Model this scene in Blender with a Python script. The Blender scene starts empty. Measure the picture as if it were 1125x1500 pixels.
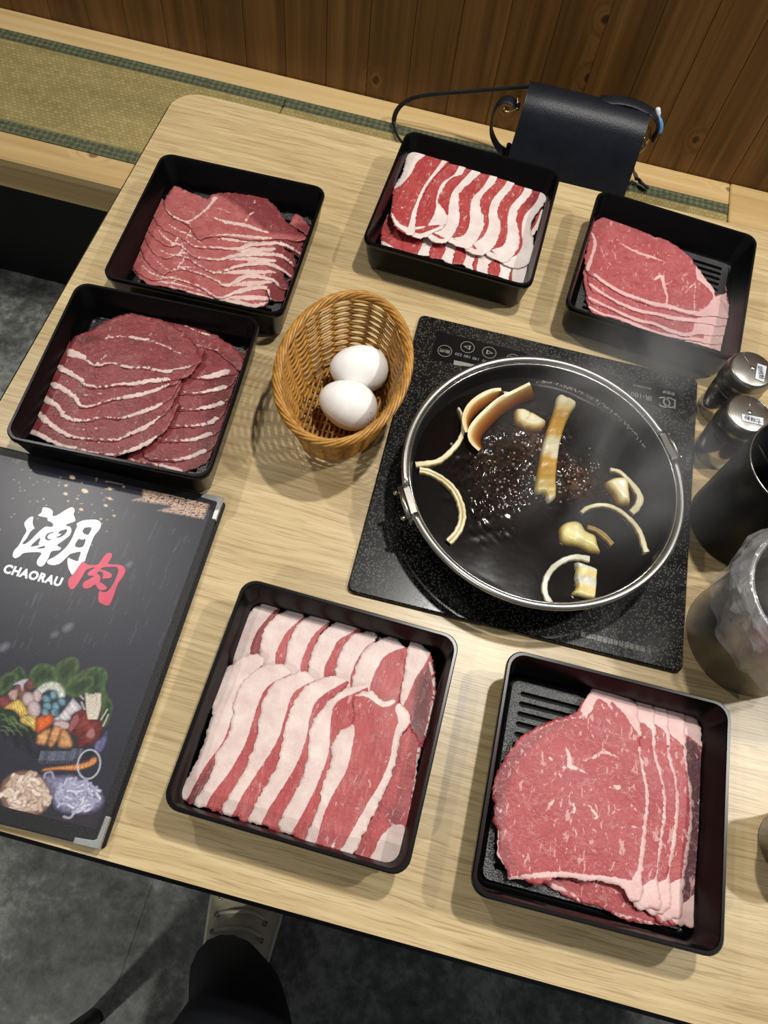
import bpy, bmesh, math, random
import numpy as np
from mathutils import Vector, Matrix
from mathutils.geometry import delaunay_2d_cdt

# ------------------------------------------------------------------ camera, world, lights, exposure
SC = bpy.context.scene
COL = SC.collection
F = 1130.0
R = np.array([[0.9674035689641216, 0.25109988475772466, -0.032850915210040285],
              [0.23943200267583922, -0.8646785218819222, 0.4415918589497897],
              [0.08247818408595567, -0.43506310079200183, -0.8966144363544073]])
CAM = np.array([0, 0, 1.37])
cd = bpy.data.cameras.new('camera'); cam = bpy.data.objects.new('camera', cd); COL.objects.link(cam)
cd.sensor_fit = 'HORIZONTAL'; cd.sensor_width = 36; cd.lens = F / 1125 * 36; cd.clip_start = .02
M = np.eye(4); M[:3, 0] = R[:, 0]; M[:3, 1] = -R[:, 1]; M[:3, 2] = -R[:, 2]; M[:3, 3] = CAM
cam.matrix_world = Matrix(M.tolist())
SC.camera = cam

world = bpy.data.worlds.new('world'); SC.world = world; world.use_nodes = True
wb = world.node_tree.nodes['Background']
wb.inputs[0].default_value = (.86, .93, 1.0, 1); wb.inputs[1].default_value = .09

def lamp(x, y, e, size=.05, angle=110, col=(1, .965, .905), z=2.4):
    l = bpy.data.lights.new('ceiling_spot', 'SPOT'); l.energy = e; l.color = col
    l.shadow_soft_size = size; l.spot_size = math.radians(angle); l.spot_blend = .6
    o = bpy.data.objects.new('ceiling_spot', l); o.location = (x, y, z); COL.objects.link(o)
lamp(.26, .74, 40, .035)
lamp(1.14, .62, 36, .035)
lamp(-.74, -1.2, 40, .04)
lamp(-1.05, .85, 20, .04)

vs = SC.view_settings
vs.view_transform = 'Standard'; vs.look = 'None'; vs.gamma = 1; vs.use_curve_mapping = False
vs.exposure = .9
SC.cycles.use_denoising = True
SC.cycles.max_bounces = 8; SC.cycles.transparent_max_bounces = 16
SC.cycles.caustics_reflective = False; SC.cycles.caustics_refractive = False
SC.cycles.volume_step_rate = 3; SC.cycles.volume_max_steps = 64

rng = random.Random(7)
nrng = np.random.default_rng(7)

# ------------------------------------------------------------------ pixel -> place
def onz(x, y, z):
    w = R @ np.array([x - 562.5, y - 750, F]); return CAM + (z - CAM[2]) / w[2] * w
def ony(x, y, Y):
    w = R @ np.array([x - 562.5, y - 750, F]); return CAM + Y / w[1] * w
def crop(s, ox, oy):
    return lambda pts: [(ox + x / s, oy + y / s) for x, y in pts]
TZ = .75                                                    # table top

# ------------------------------------------------------------------ node materials
def srgb(r, g, b):
    f = lambda c: (c / 255 / 12.92) if c / 255 <= .04045 else ((c / 255 + .055) / 1.055) ** 2.4
    return (f(r), f(g), f(b), 1)

class NT:
    def __init__(s, name):
        s.m = bpy.data.materials.new(name); s.m.use_nodes = True
        s.t = s.m.node_tree; s.n = s.t.nodes
        s.b = s.n['Principled BSDF']; s.out = s.n['Material Output']
    def new(s, typ, **kw):
        n = s.n.new(typ)
        for k, v in kw.items():
            setattr(n, k, v)
        return n
    def link(s, a, b): s.t.links.new(a, b)
    def set(s, node, **kw):
        for k, v in kw.items():
            i = node.inputs[k.replace('_', ' ')]
            if hasattr(v, 'links') or isinstance(v, bpy.types.NodeSocket): s.link(v, i)
            else: i.default_value = v
        return node
    def coord(s, kind='Object', scale=(1, 1, 1), rot=(0, 0, 0)):
        c = s.new('ShaderNodeTexCoord'); m = s.new('ShaderNodeMapping')
        m.inputs['Scale'].default_value = scale; m.inputs['Rotation'].default_value = rot
        s.link(c.outputs[kind], m.inputs['Vector']); return m.outputs['Vector']
    def geo(s, scale=(1, 1, 1), rot=(0, 0, 0)):
        c = s.new('ShaderNodeNewGeometry'); m = s.new('ShaderNodeMapping')
        m.inputs['Scale'].default_value = scale; m.inputs['Rotation'].default_value = rot
        s.link(c.outputs['Position'], m.inputs['Vector']); return m.outputs['Vector']
    def noise(s, vec, scale, detail=4, rough=.55, dist=0):
        n = s.new('ShaderNodeTexNoise'); s.link(vec, n.inputs['Vector'])
        n.inputs['Scale'].default_value = scale; n.inputs['Detail'].default_value = detail
        n.inputs['Roughness'].default_value = rough; n.inputs['Distortion'].default_value = dist
        return n.outputs['Fac']
    def voro(s, vec, scale, feature='F1', out='Distance', rnd=1):
        n = s.new('ShaderNodeTexVoronoi'); n.feature = feature; s.link(vec, n.inputs['Vector'])
        n.inputs['Scale'].default_value = scale; n.inputs['Randomness'].default_value = rnd
        return n.outputs[out]
    def ramp(s, fac, stops, interp='LINEAR'):
        n = s.new('ShaderNodeValToRGB'); n.color_ramp.interpolation = interp
        e = n.color_ramp.elements
        while len(e) < len(stops): e.new(.5)
        for i, (p, c) in enumerate(stops):
            e[i].position = p; e[i].color = c if len(c) == 4 else (*c, 1)
        s.link(fac, n.inputs['Fac']); return n.outputs['Color']
    def math(s, op, a, b=None, c=None, clamp=False):
        n = s.new('ShaderNodeMath', operation=op, use_clamp=clamp)
        for i, v in enumerate((a, b, c)):
            if v is None: continue
            if isinstance(v, bpy.types.NodeSocket): s.link(v, n.inputs[i])
            else: n.inputs[i].default_value = v
        return n.outputs[0]
    def rng(s, v, a, b, c=0, d=1):
        n = s.new('ShaderNodeMapRange'); n.interpolation_type = 'SMOOTHSTEP'
        s.link(v, n.inputs['Value'])
        for k, x in zip(('From Min', 'From Max', 'To Min', 'To Max'), (a, b, c, d)): n.inputs[k].default_value = x
        return n.outputs['Result']
    def mix(s, fac, a, b, mode='MIX'):
        n = s.new('ShaderNodeMix', data_type='RGBA', blend_type=mode)
        ins = [i for i in n.inputs if i.enabled or True]
        f = n.inputs[0]; A = n.inputs[6]; B = n.inputs[7]
        for i, v in ((f, fac), (A, a), (B, b)):
            if isinstance(v, bpy.types.NodeSocket): s.link(v, i)
            else: i.default_value = v
        return n.outputs[2]
    def attr(s, name, out='Fac'):
        n = s.new('ShaderNodeAttribute', attribute_name=name); return n.outputs[out]
    def bump(s, h, strength=.3, dist=.001):
        n = s.new('ShaderNodeBump'); s.link(h, n.inputs['Height'])
        n.inputs['Strength'].default_value = strength; n.inputs['Distance'].default_value = dist
        s.link(n.outputs['Normal'], s.b.inputs['Normal']); return n
    def base(s, col=None, rough=None, metal=None, spec=None, coat=None, coat_rough=None):
        b = s.b.inputs
        for k, v in (('Base Color', col), ('Roughness', rough), ('Metallic', metal), ('Specular IOR Level', spec), ('Coat Weight', coat), ('Coat Roughness', coat_rough)):
            if v is None: continue
            if isinstance(v, bpy.types.NodeSocket): s.link(v, b[k])
            else: b[k].default_value = v
        return s

MATS = {}
def mat(name):
    return MATS[name]
def simple(name, col, rough=.5, metal=0, spec=.5, bump=None, coat=0):
    t = NT(name)
    v = t.coord()
    n = t.noise(v, 60, 3)
    lo = tuple(c * .86 for c in col[:3]) + (1,); hi = tuple(min(1, c * 1.12) for c in col[:3]) + (1,)
    t.base(t.ramp(n, [(.3, lo), (.7, hi)]), rough, metal, spec, coat)
    if bump: t.bump(t.noise(v, bump[0], 3), bump[1], bump[2])
    MATS[name] = t.m
    return t.m

def m_oak():
    t = NT('oak_laminate')
    v = t.geo((1, 1, 1))
    warp = t.noise(t.geo((2.2, 7, 1)), 1.6, 3)
    vv = t.new('ShaderNodeVectorMath', operation='ADD'); 
    sx = t.new('ShaderNodeCombineXYZ'); t.link(t.math('MULTIPLY', warp, .022), sx.inputs['Y'])
    t.link(v, vv.inputs[0]); t.link(sx.outputs[0], vv.inputs[1])
    mp = t.new('ShaderNodeMapping'); mp.inputs['Scale'].default_value = (9, 210, 1); t.link(vv.outputs[0], mp.inputs['Vector'])
    fine = t.noise(mp.outputs[0], 1.0, 5, .62)
    mp2 = t.new('ShaderNodeMapping'); mp2.inputs['Scale'].default_value = (1.6, 22, 1); t.link(vv.outputs[0], mp2.inputs['Vector'])
    broad = t.noise(mp2.outputs[0], 1.0, 3, .5)
    mp3 = t.new('ShaderNodeMapping'); mp3.inputs['Scale'].default_value = (24, 950, 1); t.link(vv.outputs[0], mp3.inputs['Vector'])
    pores = t.noise(mp3.outputs[0], 1.0, 2, .5)
    c1 = t.ramp(fine, [(.28, srgb(150, 124, 82)), (.44, srgb(184, 160, 116)), (.58, srgb(200, 178, 134)), (.74, srgb(214, 194, 152))])
    c2 = t.ramp(broad, [(.3, srgb(178, 154, 111)), (.7, srgb(204, 182, 140))])
    c = t.mix(.35, c1, c2)
    p = t.rng(pores, .36, .46)
    c = t.mix(p, t.mix(.5, c, srgb(138, 112, 74)), c)
    t.base(c, .33, 0, .45)
    t.bump(t.math('ADD', fine, pores), .12, .0006)
    MATS['oak'] = t.m

def wood(name, dark, mid, light, along='x', knots=0, rough=.5, grain=70, spec=.35):
    t = NT(name)
    rnd = t.new('ShaderNodeObjectInfo').outputs['Random']
    off = t.new('ShaderNodeVectorMath', operation='ADD')
    cx = t.new('ShaderNodeCombineXYZ')
    t.link(t.math('MULTIPLY', rnd, 37.1), cx.inputs[0]); t.link(t.math('MULTIPLY', rnd, 11.3), cx.inputs[1]); t.link(t.math('MULTIPLY', rnd, 23.7), cx.inputs[2])
    t.link(t.geo(), off.inputs[0]); t.link(cx.outputs[0], off.inputs[1])
    base = off.outputs[0]
    ax = {'x': (1, 1, 1), 'z': (1, 1, 1)}[along]
    sk = t.new('ShaderNodeSeparateXYZ'); t.link(base, sk.inputs[0]); ck = t.new('ShaderNodeCombineXYZ')
    wob = t.math('MULTIPLY', t.noise(base, 60, 2), .12)
    t.link(t.math('ADD', t.math('MULTIPLY', sk.outputs['X'], 9 if along == 'x' else 15), wob), ck.inputs[0]); t.link(t.math('ADD', t.math('MULTIPLY', sk.outputs['Y' if along == 'x' else 'Z'], 15 if along == 'x' else 11), wob), ck.inputs[1])
    vor = t.new('ShaderNodeTexVoronoi'); vor.feature = 'F1'; vor.voronoi_dimensions = '2D'; t.link(ck.outputs[0], vor.inputs['Vector']); vor.inputs['Scale'].default_value = 1
    sep = t.new('ShaderNodeSeparateColor'); t.link(vor.outputs['Color'], sep.inputs[0])
    has = t.math('GREATER_THAN', sep.outputs[0], 1 - knots)
    kd = vor.outputs['Distance']
    near = t.math('MULTIPLY', t.rng(kd, .02, .45, 1, 0), has)
    gs = {'x': (2.0, grain, grain), 'z': (grain, grain, 2.0)}[along]
    mg = t.new('ShaderNodeMapping'); mg.inputs['Scale'].default_value = gs; t.link(base, mg.inputs['Vector'])
    dv = t.new('ShaderNodeVectorMath', operation='ADD'); cc = t.new('ShaderNodeCombineXYZ')
    w = t.math('MULTIPLY', near, 1.6)
    for i in range(3): t.link(w, cc.inputs[i])
    t.link(mg.outputs[0], dv.inputs[0]); t.link(cc.outputs[0], dv.inputs[1])
    g = t.noise(dv.outputs[0], 1.0, 5, .6, .4)
    mb = t.new('ShaderNodeMapping'); mb.inputs['Scale'].default_value = tuple(x * .25 for x in gs); t.link(base, mb.inputs['Vector'])
    b = t.noise(mb.outputs[0], 1.0, 3, .5)
    c = t.ramp(t.math('ADD', t.math('MULTIPLY', g, .6), t.math('MULTIPLY', b, .4)), [(.3, dark), (.5, mid), (.7, light)])
    hv = t.math('ADD', .9, t.math('MULTIPLY', rnd, .2))
    hm = t.new('ShaderNodeCombineColor'); 
    for i in range(3): t.link(hv, hm.inputs[i])
    c = t.mix(1, c, hm.outputs[0], 'MULTIPLY')
    ring = t.math('MULTIPLY', t.math('MULTIPLY', t.rng(kd, .08, .12), t.rng(kd, .12, .18, 1, 0)), has)
    c = t.mix(t.math('MULTIPLY', ring, .45), c, light)
    core = t.math('MULTIPLY', t.rng(kd, .05, .10, 1, 0), has)
    dk = tuple(x * .35 for x in dark[:3]) + (1,)
    c = t.mix(t.math('MULTIPLY', core, .85), c, dk)
    t.base(c, rough, 0, spec)
    t.bump(g, .15, .0008)
    MATS[name] = t.m

def m_tatami():
    t = NT('tatami')
    v = t.geo((1, 1, 1))
    br = t.new('ShaderNodeTexBrick'); t.link(v, br.inputs['Vector'])
    br.inputs['Scale'].default_value = 1; br.inputs['Brick Width'].default_value = .0085; br.inputs['Row Height'].default_value = .0068
    br.inputs['Mortar Size'].default_value = .0011; br.inputs['Mortar Smooth'].default_value = 1; br.inputs['Bias'].default_value = 0
    br.inputs['Color1'].default_value = srgb(188, 172, 116); br.inputs['Color2'].default_value = srgb(146, 130, 82); br.inputs['Mortar'].default_value = srgb(104, 88, 50)
    fine = t.noise(t.geo((900, 70, 1)), 1, 2)
    big = t.noise(t.geo((5, 26, 1)), 1, 3)
    c = t.mix(.3, br.outputs['Color'], t.ramp(fine, [(.3, srgb(140, 124, 78)), (.7, srgb(192, 174, 120))]))
    c = t.mix(.35, c, t.ramp(big, [(.3, srgb(132, 118, 72)), (.7, srgb(192, 172, 116))]))
    t.base(c, .6, 0, .25)
    t.bump(t.math('ADD', t.math('MULTIPLY', br.outputs['Fac'], -1), fine), .35, .0012)
    MATS['tatami'] = t.m
    t = NT('tatami_border')
    v = t.geo((1, 1, 1), (0, 0, math.radians(45)))
    ch = t.new('ShaderNodeTexChecker'); t.link(v, ch.inputs['Vector']); ch.inputs['Scale'].default_value = 130
    ch.inputs['Color1'].default_value = srgb(106, 110, 84); ch.inputs['Color2'].default_value = srgb(80, 85, 64)
    vr = t.voro(t.geo((90, 130, 1)), 1)
    c = t.mix(t.rng(vr, .15, .4, .7, 0), ch.outputs['Color'], srgb(58, 66, 52))
    t.base(c, .7, 0, .2); t.bump(ch.outputs['Fac'], .2, .0006)
    MATS['tatami_border'] = t.m

def m_floor():
    t = NT('dark_floor')
    rnd = t.new('ShaderNodeObjectInfo').outputs['Random']
    n1 = t.noise(t.geo((3, 3, 3)), 1.6, 7, .68, .5); n2 = t.noise(t.geo((30, 30, 30)), 1.6, 5, .7)
    c = t.ramp(t.math('ADD', t.math('MULTIPLY', n1, .6), t.math('MULTIPLY', n2, .4)), [(.38, srgb(56, 57, 54)), (.5, srgb(100, 102, 98)), (.6, srgb(150, 152, 146))])
    t.base(c, .42, 0, .4); t.bump(n2, .12, .001)
    MATS['floor'] = t.m

def m_glass_hob():
    t = NT('hob_glass')
    v = t.coord()
    d = t.voro(v, 460, 'F1', 'Distance', .9)
    ring = t.math('MULTIPLY', t.rng(d, .17, .24), t.rng(d, .31, .40, 1, 0))
    n = t.noise(v, 900, 2)
    d2 = t.voro(v, 900, 'F1', 'Distance', 1)
    dot = t.rng(d2, .12, .2, 1, 0)
    pat = t.math('MAXIMUM', t.math('MULTIPLY', ring, t.rng(n, .38, .52)), t.math('MULTIPLY', dot, .8))
    c = t.mix(pat, srgb(8, 8, 8), srgb(84, 82, 76))
    t.base(c, t.math('ADD', .22, t.math('MULTIPLY', pat, .3)), 0, .45)
    MATS['hob'] = t.m

def m_meat(name, lean_a, lean_b, fat_a, fat_b, marb=.5, marb_scale=90, stretch=(1, 1, 1), edge=.9, rough=.38, dark=None, rot=0, gloss=.4):
    t = NT(name)
    v = t.geo((1, 1, 1)); 
    vs_ = t.geo(stretch, (0, 0, math.radians(rot)))
    n1 = t.noise(v, 55, 4, .6, .4); n2 = t.noise(v, 420, 3, .6); fib = t.noise(vs_, 210, 3, .6)
    lean = t.ramp(t.math('ADD', t.math('MULTIPLY', n1, .5), t.math('MULTIPLY', fib, .5)), [(.32, lean_a), (.66, lean_b)])
    if dark:
        a = t.attr('dark'); lean = t.mix(a, lean, dark)
    fib2 = t.noise(vs_, marb_scale, 5, .62, 1.2)
    ridge = t.rng(t.math('ABSOLUTE', t.math('SUBTRACT', fib2, .5)), .006, .03, 1, 0)
    msk = t.rng(t.noise(v, 85, 2, .5), .52 - .10 * marb, .66 - .10 * marb)
    vst = t.geo((1.0, .42, 1), (0, 0, math.radians(rot + 25)))
    spots = t.rng(t.noise(vst, 260, 3, .6, .5), .66 - .055 * marb, .70 - .055 * marb)
    fleck = t.math('MAXIMUM', t.math('MULTIPLY', t.math('MULTIPLY', ridge, msk), .12 + .16 * marb), t.math('MULTIPLY', spots, .25 + .5 * marb))
    fatc = t.ramp(t.noise(v, 70, 4, .6), [(.3, fat_a), (.7, fat_b)])
    f = t.attr('fat')
    ne = t.math('MULTIPLY', t.math('SUBTRACT', t.noise(v, 260, 4, .65), .5), edge * 4)
    isf = t.rng(t.math('ADD', f, ne), -.25, .45)
    lean = t.mix(fleck, lean, t.mix(.3, fatc, lean_b))
    c = t.mix(isf, lean, fatc)
    sp = t.rng(n2, .66, .76)
    c = t.mix(t.math('MULTIPLY', sp, .22), c, (.95, .9, .88, 1))
    t.base(c, t.math('ADD', rough - .08, t.math('MULTIPLY', n1, .25)), 0, gloss)
    t.b.inputs['Subsurface Weight'].default_value = .12; t.b.inputs['Subsurface Radius'].default_value = (.004, .0015, .001); t.b.inputs['Subsurface Scale'].default_value = .5
    t.bump(t.math('ADD', t.math('ADD', fib, n2), t.math('MULTIPLY', isf, .6)), .35, .0007)
    MATS[name] = t.m

def m_attrcol(name, rough=.5, spec=.4, coat=0, bump=None):
    t = NT(name)
    c = t.attr('col', 'Color')
    n = t.noise(t.coord(), 900, 2)
    c = t.mix(.18, c, t.ramp(n, [(.3, (0, 0, 0, 1)), (.7, (1, 1, 1, 1))]), 'OVERLAY')
    t.base(c, rough, 0, spec, coat)
    if bump: t.bump(t.noise(t.coord(), bump[0], 3), bump[1], bump[2])
    MATS[name] = t.m

def m_steel(name, col=(.62, .6, .57, 1), rough=.2, brush=None):
    t = NT(name); v = t.coord()
    n = t.noise(t.coord('Object', brush or (1, 1, 1)), 300 if brush else 40, 3)
    t.base(t.ramp(n, [(.3, tuple(c * .85 for c in col[:3]) + (1,)), (.7, col)]), t.math('ADD', rough - .03, t.math('MULTIPLY', n, .08)), 1)
    MATS[name] = t.m

def m_film():
    t = NT('plastic_film')
    tr = t.new('ShaderNodeBsdfTransparent'); tr.inputs[0].default_value = (.97, .97, .97, 1)
    n = t.noise(t.coord(), 28, 4, .6, 1.5)
    t.base((.88, .89, .9, 1), .18, 0, .9)
    t.bump(t.math('ADD', n, t.voro(t.coord(), 55)), .8, .004)
    mx = t.new('ShaderNodeMixShader')
    t.link(t.math('ADD', .10, t.math('MULTIPLY', n, .26)), mx.inputs[0])
    t.link(tr.outputs[0], mx.inputs[1]); t.link(t.b.outputs[0], mx.inputs[2]); t.link(mx.outputs[0], t.out.inputs['Surface'])
    MATS['film'] = t.m

m_oak(); m_tatami(); m_floor(); m_glass_hob(); m_film()
wood('pine', srgb(190, 154, 98), srgb(212, 180, 124), srgb(224, 196, 146), 'x', .12, .5, 60)
wood('stained_plank', srgb(66, 42, 17), srgb(97, 65, 29), srgb(126, 90, 46), 'z', .22, .42, 60, .4)
simple('black_plastic', srgb(7, 7, 8), .26, 0, .26)
simple('black_matte', srgb(13, 13, 13), .45, 0, .3)
t = NT('black_pebbled'); v = t.coord(); t.base(srgb(10, 10, 11), .34, 0, .8); t.bump(t.noise(v, 700, 2), .6, .0014); MATS['pebbled'] = t.m
t = NT('black_leather'); v = t.coord(); t.base(t.ramp(t.noise(v, 40, 3), [(.3, srgb(17, 20, 28)), (.7, srgb(24, 28, 38))]), .42, 0, .45)
t.bump(t.voro(v, 520), .35, .0006); MATS['leather'] = t.m
t = NT('black_leatherette'); v = t.coord(); t.base(srgb(17, 17, 19), .45, 0, .4); t.bump(t.noise(v, 900, 3), .5, .0006); MATS['leatherette'] = t.m
simple('gold', (.85, .62, .25, 1), .25, 1)
m_steel('steel', (.66, .64, .6, 1), .16)
m_steel('steel_dull', (.36, .34, .31, 1), .3)
m_steel('steel_brushed', (.34, .32, .29, 1), .34, (8, 1, 1))
m_steel('steel_bar', (.5, .49, .47, 1), .3)
m_steel('corner_silver', (.6, .6, .59, 1), .34)
simple('pot_iron', srgb(30, 30, 30), .35, 0, .5)
t = NT('egg_shell'); v = t.coord(); t.base(t.ramp(t.noise(v, 90, 3), [(.3, srgb(238, 237, 233)), (.7, srgb(246, 245, 242))]), .42, 0, .35); t.bump(t.noise(v, 800, 2), .1, .0003); MATS['egg_shell'] = t.m
t = NT('rattan'); v = t.coord(); n = t.noise(v, 120, 3)
t.base(t.ramp(n, [(.3, srgb(142, 94, 32)), (.7, srgb(190, 138, 58))]), .36, 0, .5); MATS['rattan'] = t.m
simple('label_white', srgb(212, 216, 222), .5)
simple('ink', srgb(18, 18, 22), .6)
simple('print_white', srgb(226, 234, 234), .35)
simple('print_red', srgb(200, 66, 92), .35)
simple('print_grey', srgb(128, 126, 118), .4)
simple('seam_grey', srgb(66, 66, 70), .6)
simple('stamp_red', srgb(214, 150, 150), .6)
simple('trouser_cloth', srgb(22, 24, 30), .75, 0, .2, (900, .4, .0006))
simple('shoe_leather', srgb(186, 176, 148), .5, 0, .4, (200, .2, .001))
simple('shoe_sole', srgb(196, 190, 172), .6)
simple('charm_blue', srgb(96, 150, 196), .4)
simple('charm_white', srgb(226, 228, 228), .4)
m_attrcol('onion', .3, .5); m_attrcol('menu_print', .34, .45)

# ------------------------------------------------------------------ mesh helpers
def mesh_obj(name, verts, faces, material, parent=None, smooth=False, attrs=None):
    me = bpy.data.meshes.new(name)
    me.from_pydata([tuple(map(float, v)) for v in verts], [], [tuple(int(i) for i in f) for f in faces])
    if attrs:
        for k, val in attrs.items():
            val = np.asarray(val, dtype=np.float32)
            if val.ndim == 1:
                a = me.attributes.new(k, 'FLOAT', 'POINT'); a.data.foreach_set('value', val)
            else:
                a = me.attributes.new(k, 'FLOAT_COLOR', 'POINT'); a.data.foreach_set('color', np.c_[val, np.ones(len(val))].astype(np.float32).ravel())
    if material: me.materials.append(MATS[material])
    if smooth: me.polygons.foreach_set('use_smooth', [True] * len(me.polygons))
    me.update()
    o = bpy.data.objects.new(name, me); COL.objects.link(o)
    if parent: o.parent = parent
    return o
def tag(o, label=None, cat=None, group=None, kind=None):
    if label: o['label'] = label
    if cat: o['category'] = cat
    if group: o['group'] = group
    if kind: o['kind'] = kind
    return o
def empty(name, loc, label, cat, group=None, rz=0):
    o = bpy.data.objects.new(name, None); COL.objects.link(o); o.location = tuple(map(float, loc)); o.rotation_euler = (0, 0, rz)
    o.empty_display_size = .02
    return tag(o, label, cat, group)
def sub(verts, loc):
    return np.asarray(verts, float) - np.asarray(loc, float)
class G:
    """collects geometry"""
    def __init__(s): s.v = []; s.f = []
    def add(s, v, f):
        o = len(s.v); s.v += [tuple(x) for x in v]; s.f += [tuple(i + o for i in q) for q in f]; return s
    def obj(s, name, m, parent=None, smooth=False, loc=(0, 0, 0)):
        return mesh_obj(name, sub(s.v, loc), s.f, m, parent, smooth)
def box(x0, x1, y0, y1, z0, z1, bev=0):
    if bev <= 0:
        v = [(x, y, z) for z in (z0, z1) for x, y in ((x0, y0), (x1, y0), (x1, y1), (x0, y1))]
        return v, [(3, 2, 1, 0), (4, 5, 6, 7), (0, 1, 5, 4), (1, 2, 6, 5), (2, 3, 7, 6), (3, 0, 4, 7)]
    b = bev
    L = [rrect(x0 + b, x1 - b, y0 + b, y1 - b, b * .3, 1), rrect(x0, x1, y0, y1, b, 1)]
    secs = [[(x, y, z0) for x, y in L[0]], [(x, y, z0 + b) for x, y in L[1]], [(x, y, z1 - b) for x, y in L[1]], [(x, y, z1) for x, y in L[0]]]
    return loft(secs, True, True, True)
def rrect(x0, x1, y0, y1, r, n=5):
    p = []
    for cx, cy, a in ((x1 - r, y1 - r, 0), (x0 + r, y1 - r, 90), (x0 + r, y0 + r, 180), (x1 - r, y0 + r, 270)):
        for i in range(n + 1):
            t = math.radians(a + 90 * i / n); p.append((cx + r * math.cos(t), cy + r * math.sin(t)))
    return p
def loft(secs, closed=True, cap0=False, cap1=False):
    n = len(secs[0]); v = [tuple(p) for s in secs for p in s]; f = []
    for k in range(len(secs) - 1):
        for i in range(n if closed else n - 1):
            j = (i + 1) % n
            f.append((k * n + i, k * n + j, (k + 1) * n + j, (k + 1) * n + i))
    if cap0: f.append(tuple(range(n))[::-1])
    if cap1: f.append(tuple((len(secs) - 1) * n + i for i in range(n)))
    return v, f
def lathe(prof, cx=0, cy=0, n=48, cap0=True, cap1=True):
    return loft([[(cx + r * math.cos(2 * math.pi * i / n), cy + r * math.sin(2 * math.pi * i / n), z) for i in range(n)] for r, z in prof], True, cap0, cap1)
def frames(path, closed):
    p = np.asarray(path, float); n = len(p)
    if closed: tg = np.roll(p, -1, 0) - np.roll(p, 1, 0)
    else: tg = np.gradient(p, axis=0)
    tg /= np.linalg.norm(tg, axis=1)[:, None] + 1e-12
    return p, tg
def tube(path, rad, n=6, closed=False, flat=None, up=(0, 0, 1), side=None):
    p, tg = frames(path, closed); up = np.array(up, float); secs = []
    for i in range(len(p)):
        s = np.cross(tg[i], up) if side is None else np.array(side, float) - tg[i] * (np.array(side, float) @ tg[i])
        if np.linalg.norm(s) < 1e-4: s = np.cross(tg[i], (1, 0, 0.01))
        s /= np.linalg.norm(s); u = np.cross(s, tg[i])
        r = rad[i] if hasattr(rad, '__len__') else rad
        ru = r if flat is None else r * flat
        secs.append([p[i] + s * r * math.cos(2 * math.pi * k / n) + u * ru * math.sin(2 * math.pi * k / n) for k in range(n)])
    if closed: secs.append(secs[0])
    return loft(secs, True, not closed, not closed)
def smooth_path(pts, per=6, closed=False):
    P = np.asarray(pts, float); n = len(P); out = []
    rg = range(n) if closed else range(n - 1)
    for i in rg:
        if closed: a, b, c, d = P[(i - 1) % n], P[i], P[(i + 1) % n], P[(i + 2) % n]
        else: a, b, c, d = P[max(i - 1, 0)], P[i], P[i + 1], P[min(i + 2, n - 1)]
        for k in range(per):
            t = k / per
            out.append(.5 * ((2 * b) + (-a + c) * t + (2 * a - 5 * b + 4 * c - d) * t * t + (-a + 3 * b - 3 * c + d) * t ** 3))
    if not closed: out.append(P[-1])
    return np.array(out)
def resample(P, step, closed=False):
    P = np.asarray(P, float)
    if closed: P = np.vstack([P, P[:1]])
    d = np.r_[0, np.cumsum(np.linalg.norm(np.diff(P, axis=0), axis=1))]
    n = max(3, int(round(d[-1] / step)))
    s = np.linspace(0, d[-1], n, endpoint=not closed)
    return np.c_[[np.interp(s, d, P[:, k]) for k in range(P.shape[1])]].T
def seg_dist(Q, P, w=None):
    """distance of points Q to polyline P, minus interpolated half width"""
    best = np.full(len(Q), 1e9)
    for i in range(len(P) - 1):
        a, b = P[i], P[i + 1]; ab = b - a; L = ab @ ab + 1e-15
        t = np.clip(((Q - a) @ ab) / L, 0, 1)
        d = np.linalg.norm(Q - (a + t[:, None] * ab), axis=1)
        if w is not None: d = d - (w[i] + (w[i + 1] - w[i]) * t) / 2
        best = np.minimum(best, d)
    return best
def inside(Q, P):
    x, y = Q[:, 0], Q[:, 1]; r = np.zeros(len(Q), bool); n = len(P)
    for i in range(n):
        x1, y1 = P[i]; x2, y2 = P[(i + 1) % n]
        if y1 == y2: continue
        c = ((y1 > y) != (y2 > y)) & (x < (x2 - x1) * (y - y1) / (y2 - y1) + x1); r ^= c
    return r
def poly_sd(Q, P):
    """positive inside"""
    P = np.asarray(P); d = seg_dist(Q, np.vstack([P, P[:1]])); s = inside(Q, P)
    return np.where(s, d, -d)
def fill2d(outer, holes=(), pts=()):
    vs, es = [], []
    for L in [outer, *holes]:
        o = len(vs); vs += [Vector((float(a), float(b))) for a, b in L]; es += [(o + i, o + (i + 1) % len(L)) for i in range(len(L))]
    vs += [Vector((float(a), float(b))) for a, b in pts]
    V, E, Fc, *_ = delaunay_2d_cdt(vs, es, [], 0, 1e-7)
    V = np.array([tuple(v) for v in V]); keep = []
    cen = np.array([V[list(f)].mean(0) for f in Fc]) if Fc else np.zeros((0, 2))
    ok = inside(cen, np.asarray(outer))
    for h in holes: ok &= ~inside(cen, np.asarray(h))
    fs = []
    for f, k in zip(Fc, ok):
        if not k: continue
        a, b, c = V[f[0]], V[f[1]], V[f[2]]
        if (b[0] - a[0]) * (c[1] - a[1]) - (b[1] - a[1]) * (c[0] - a[0]) < 0: f = f[::-1]
        fs.append(tuple(f))
    return V, fs
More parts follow.
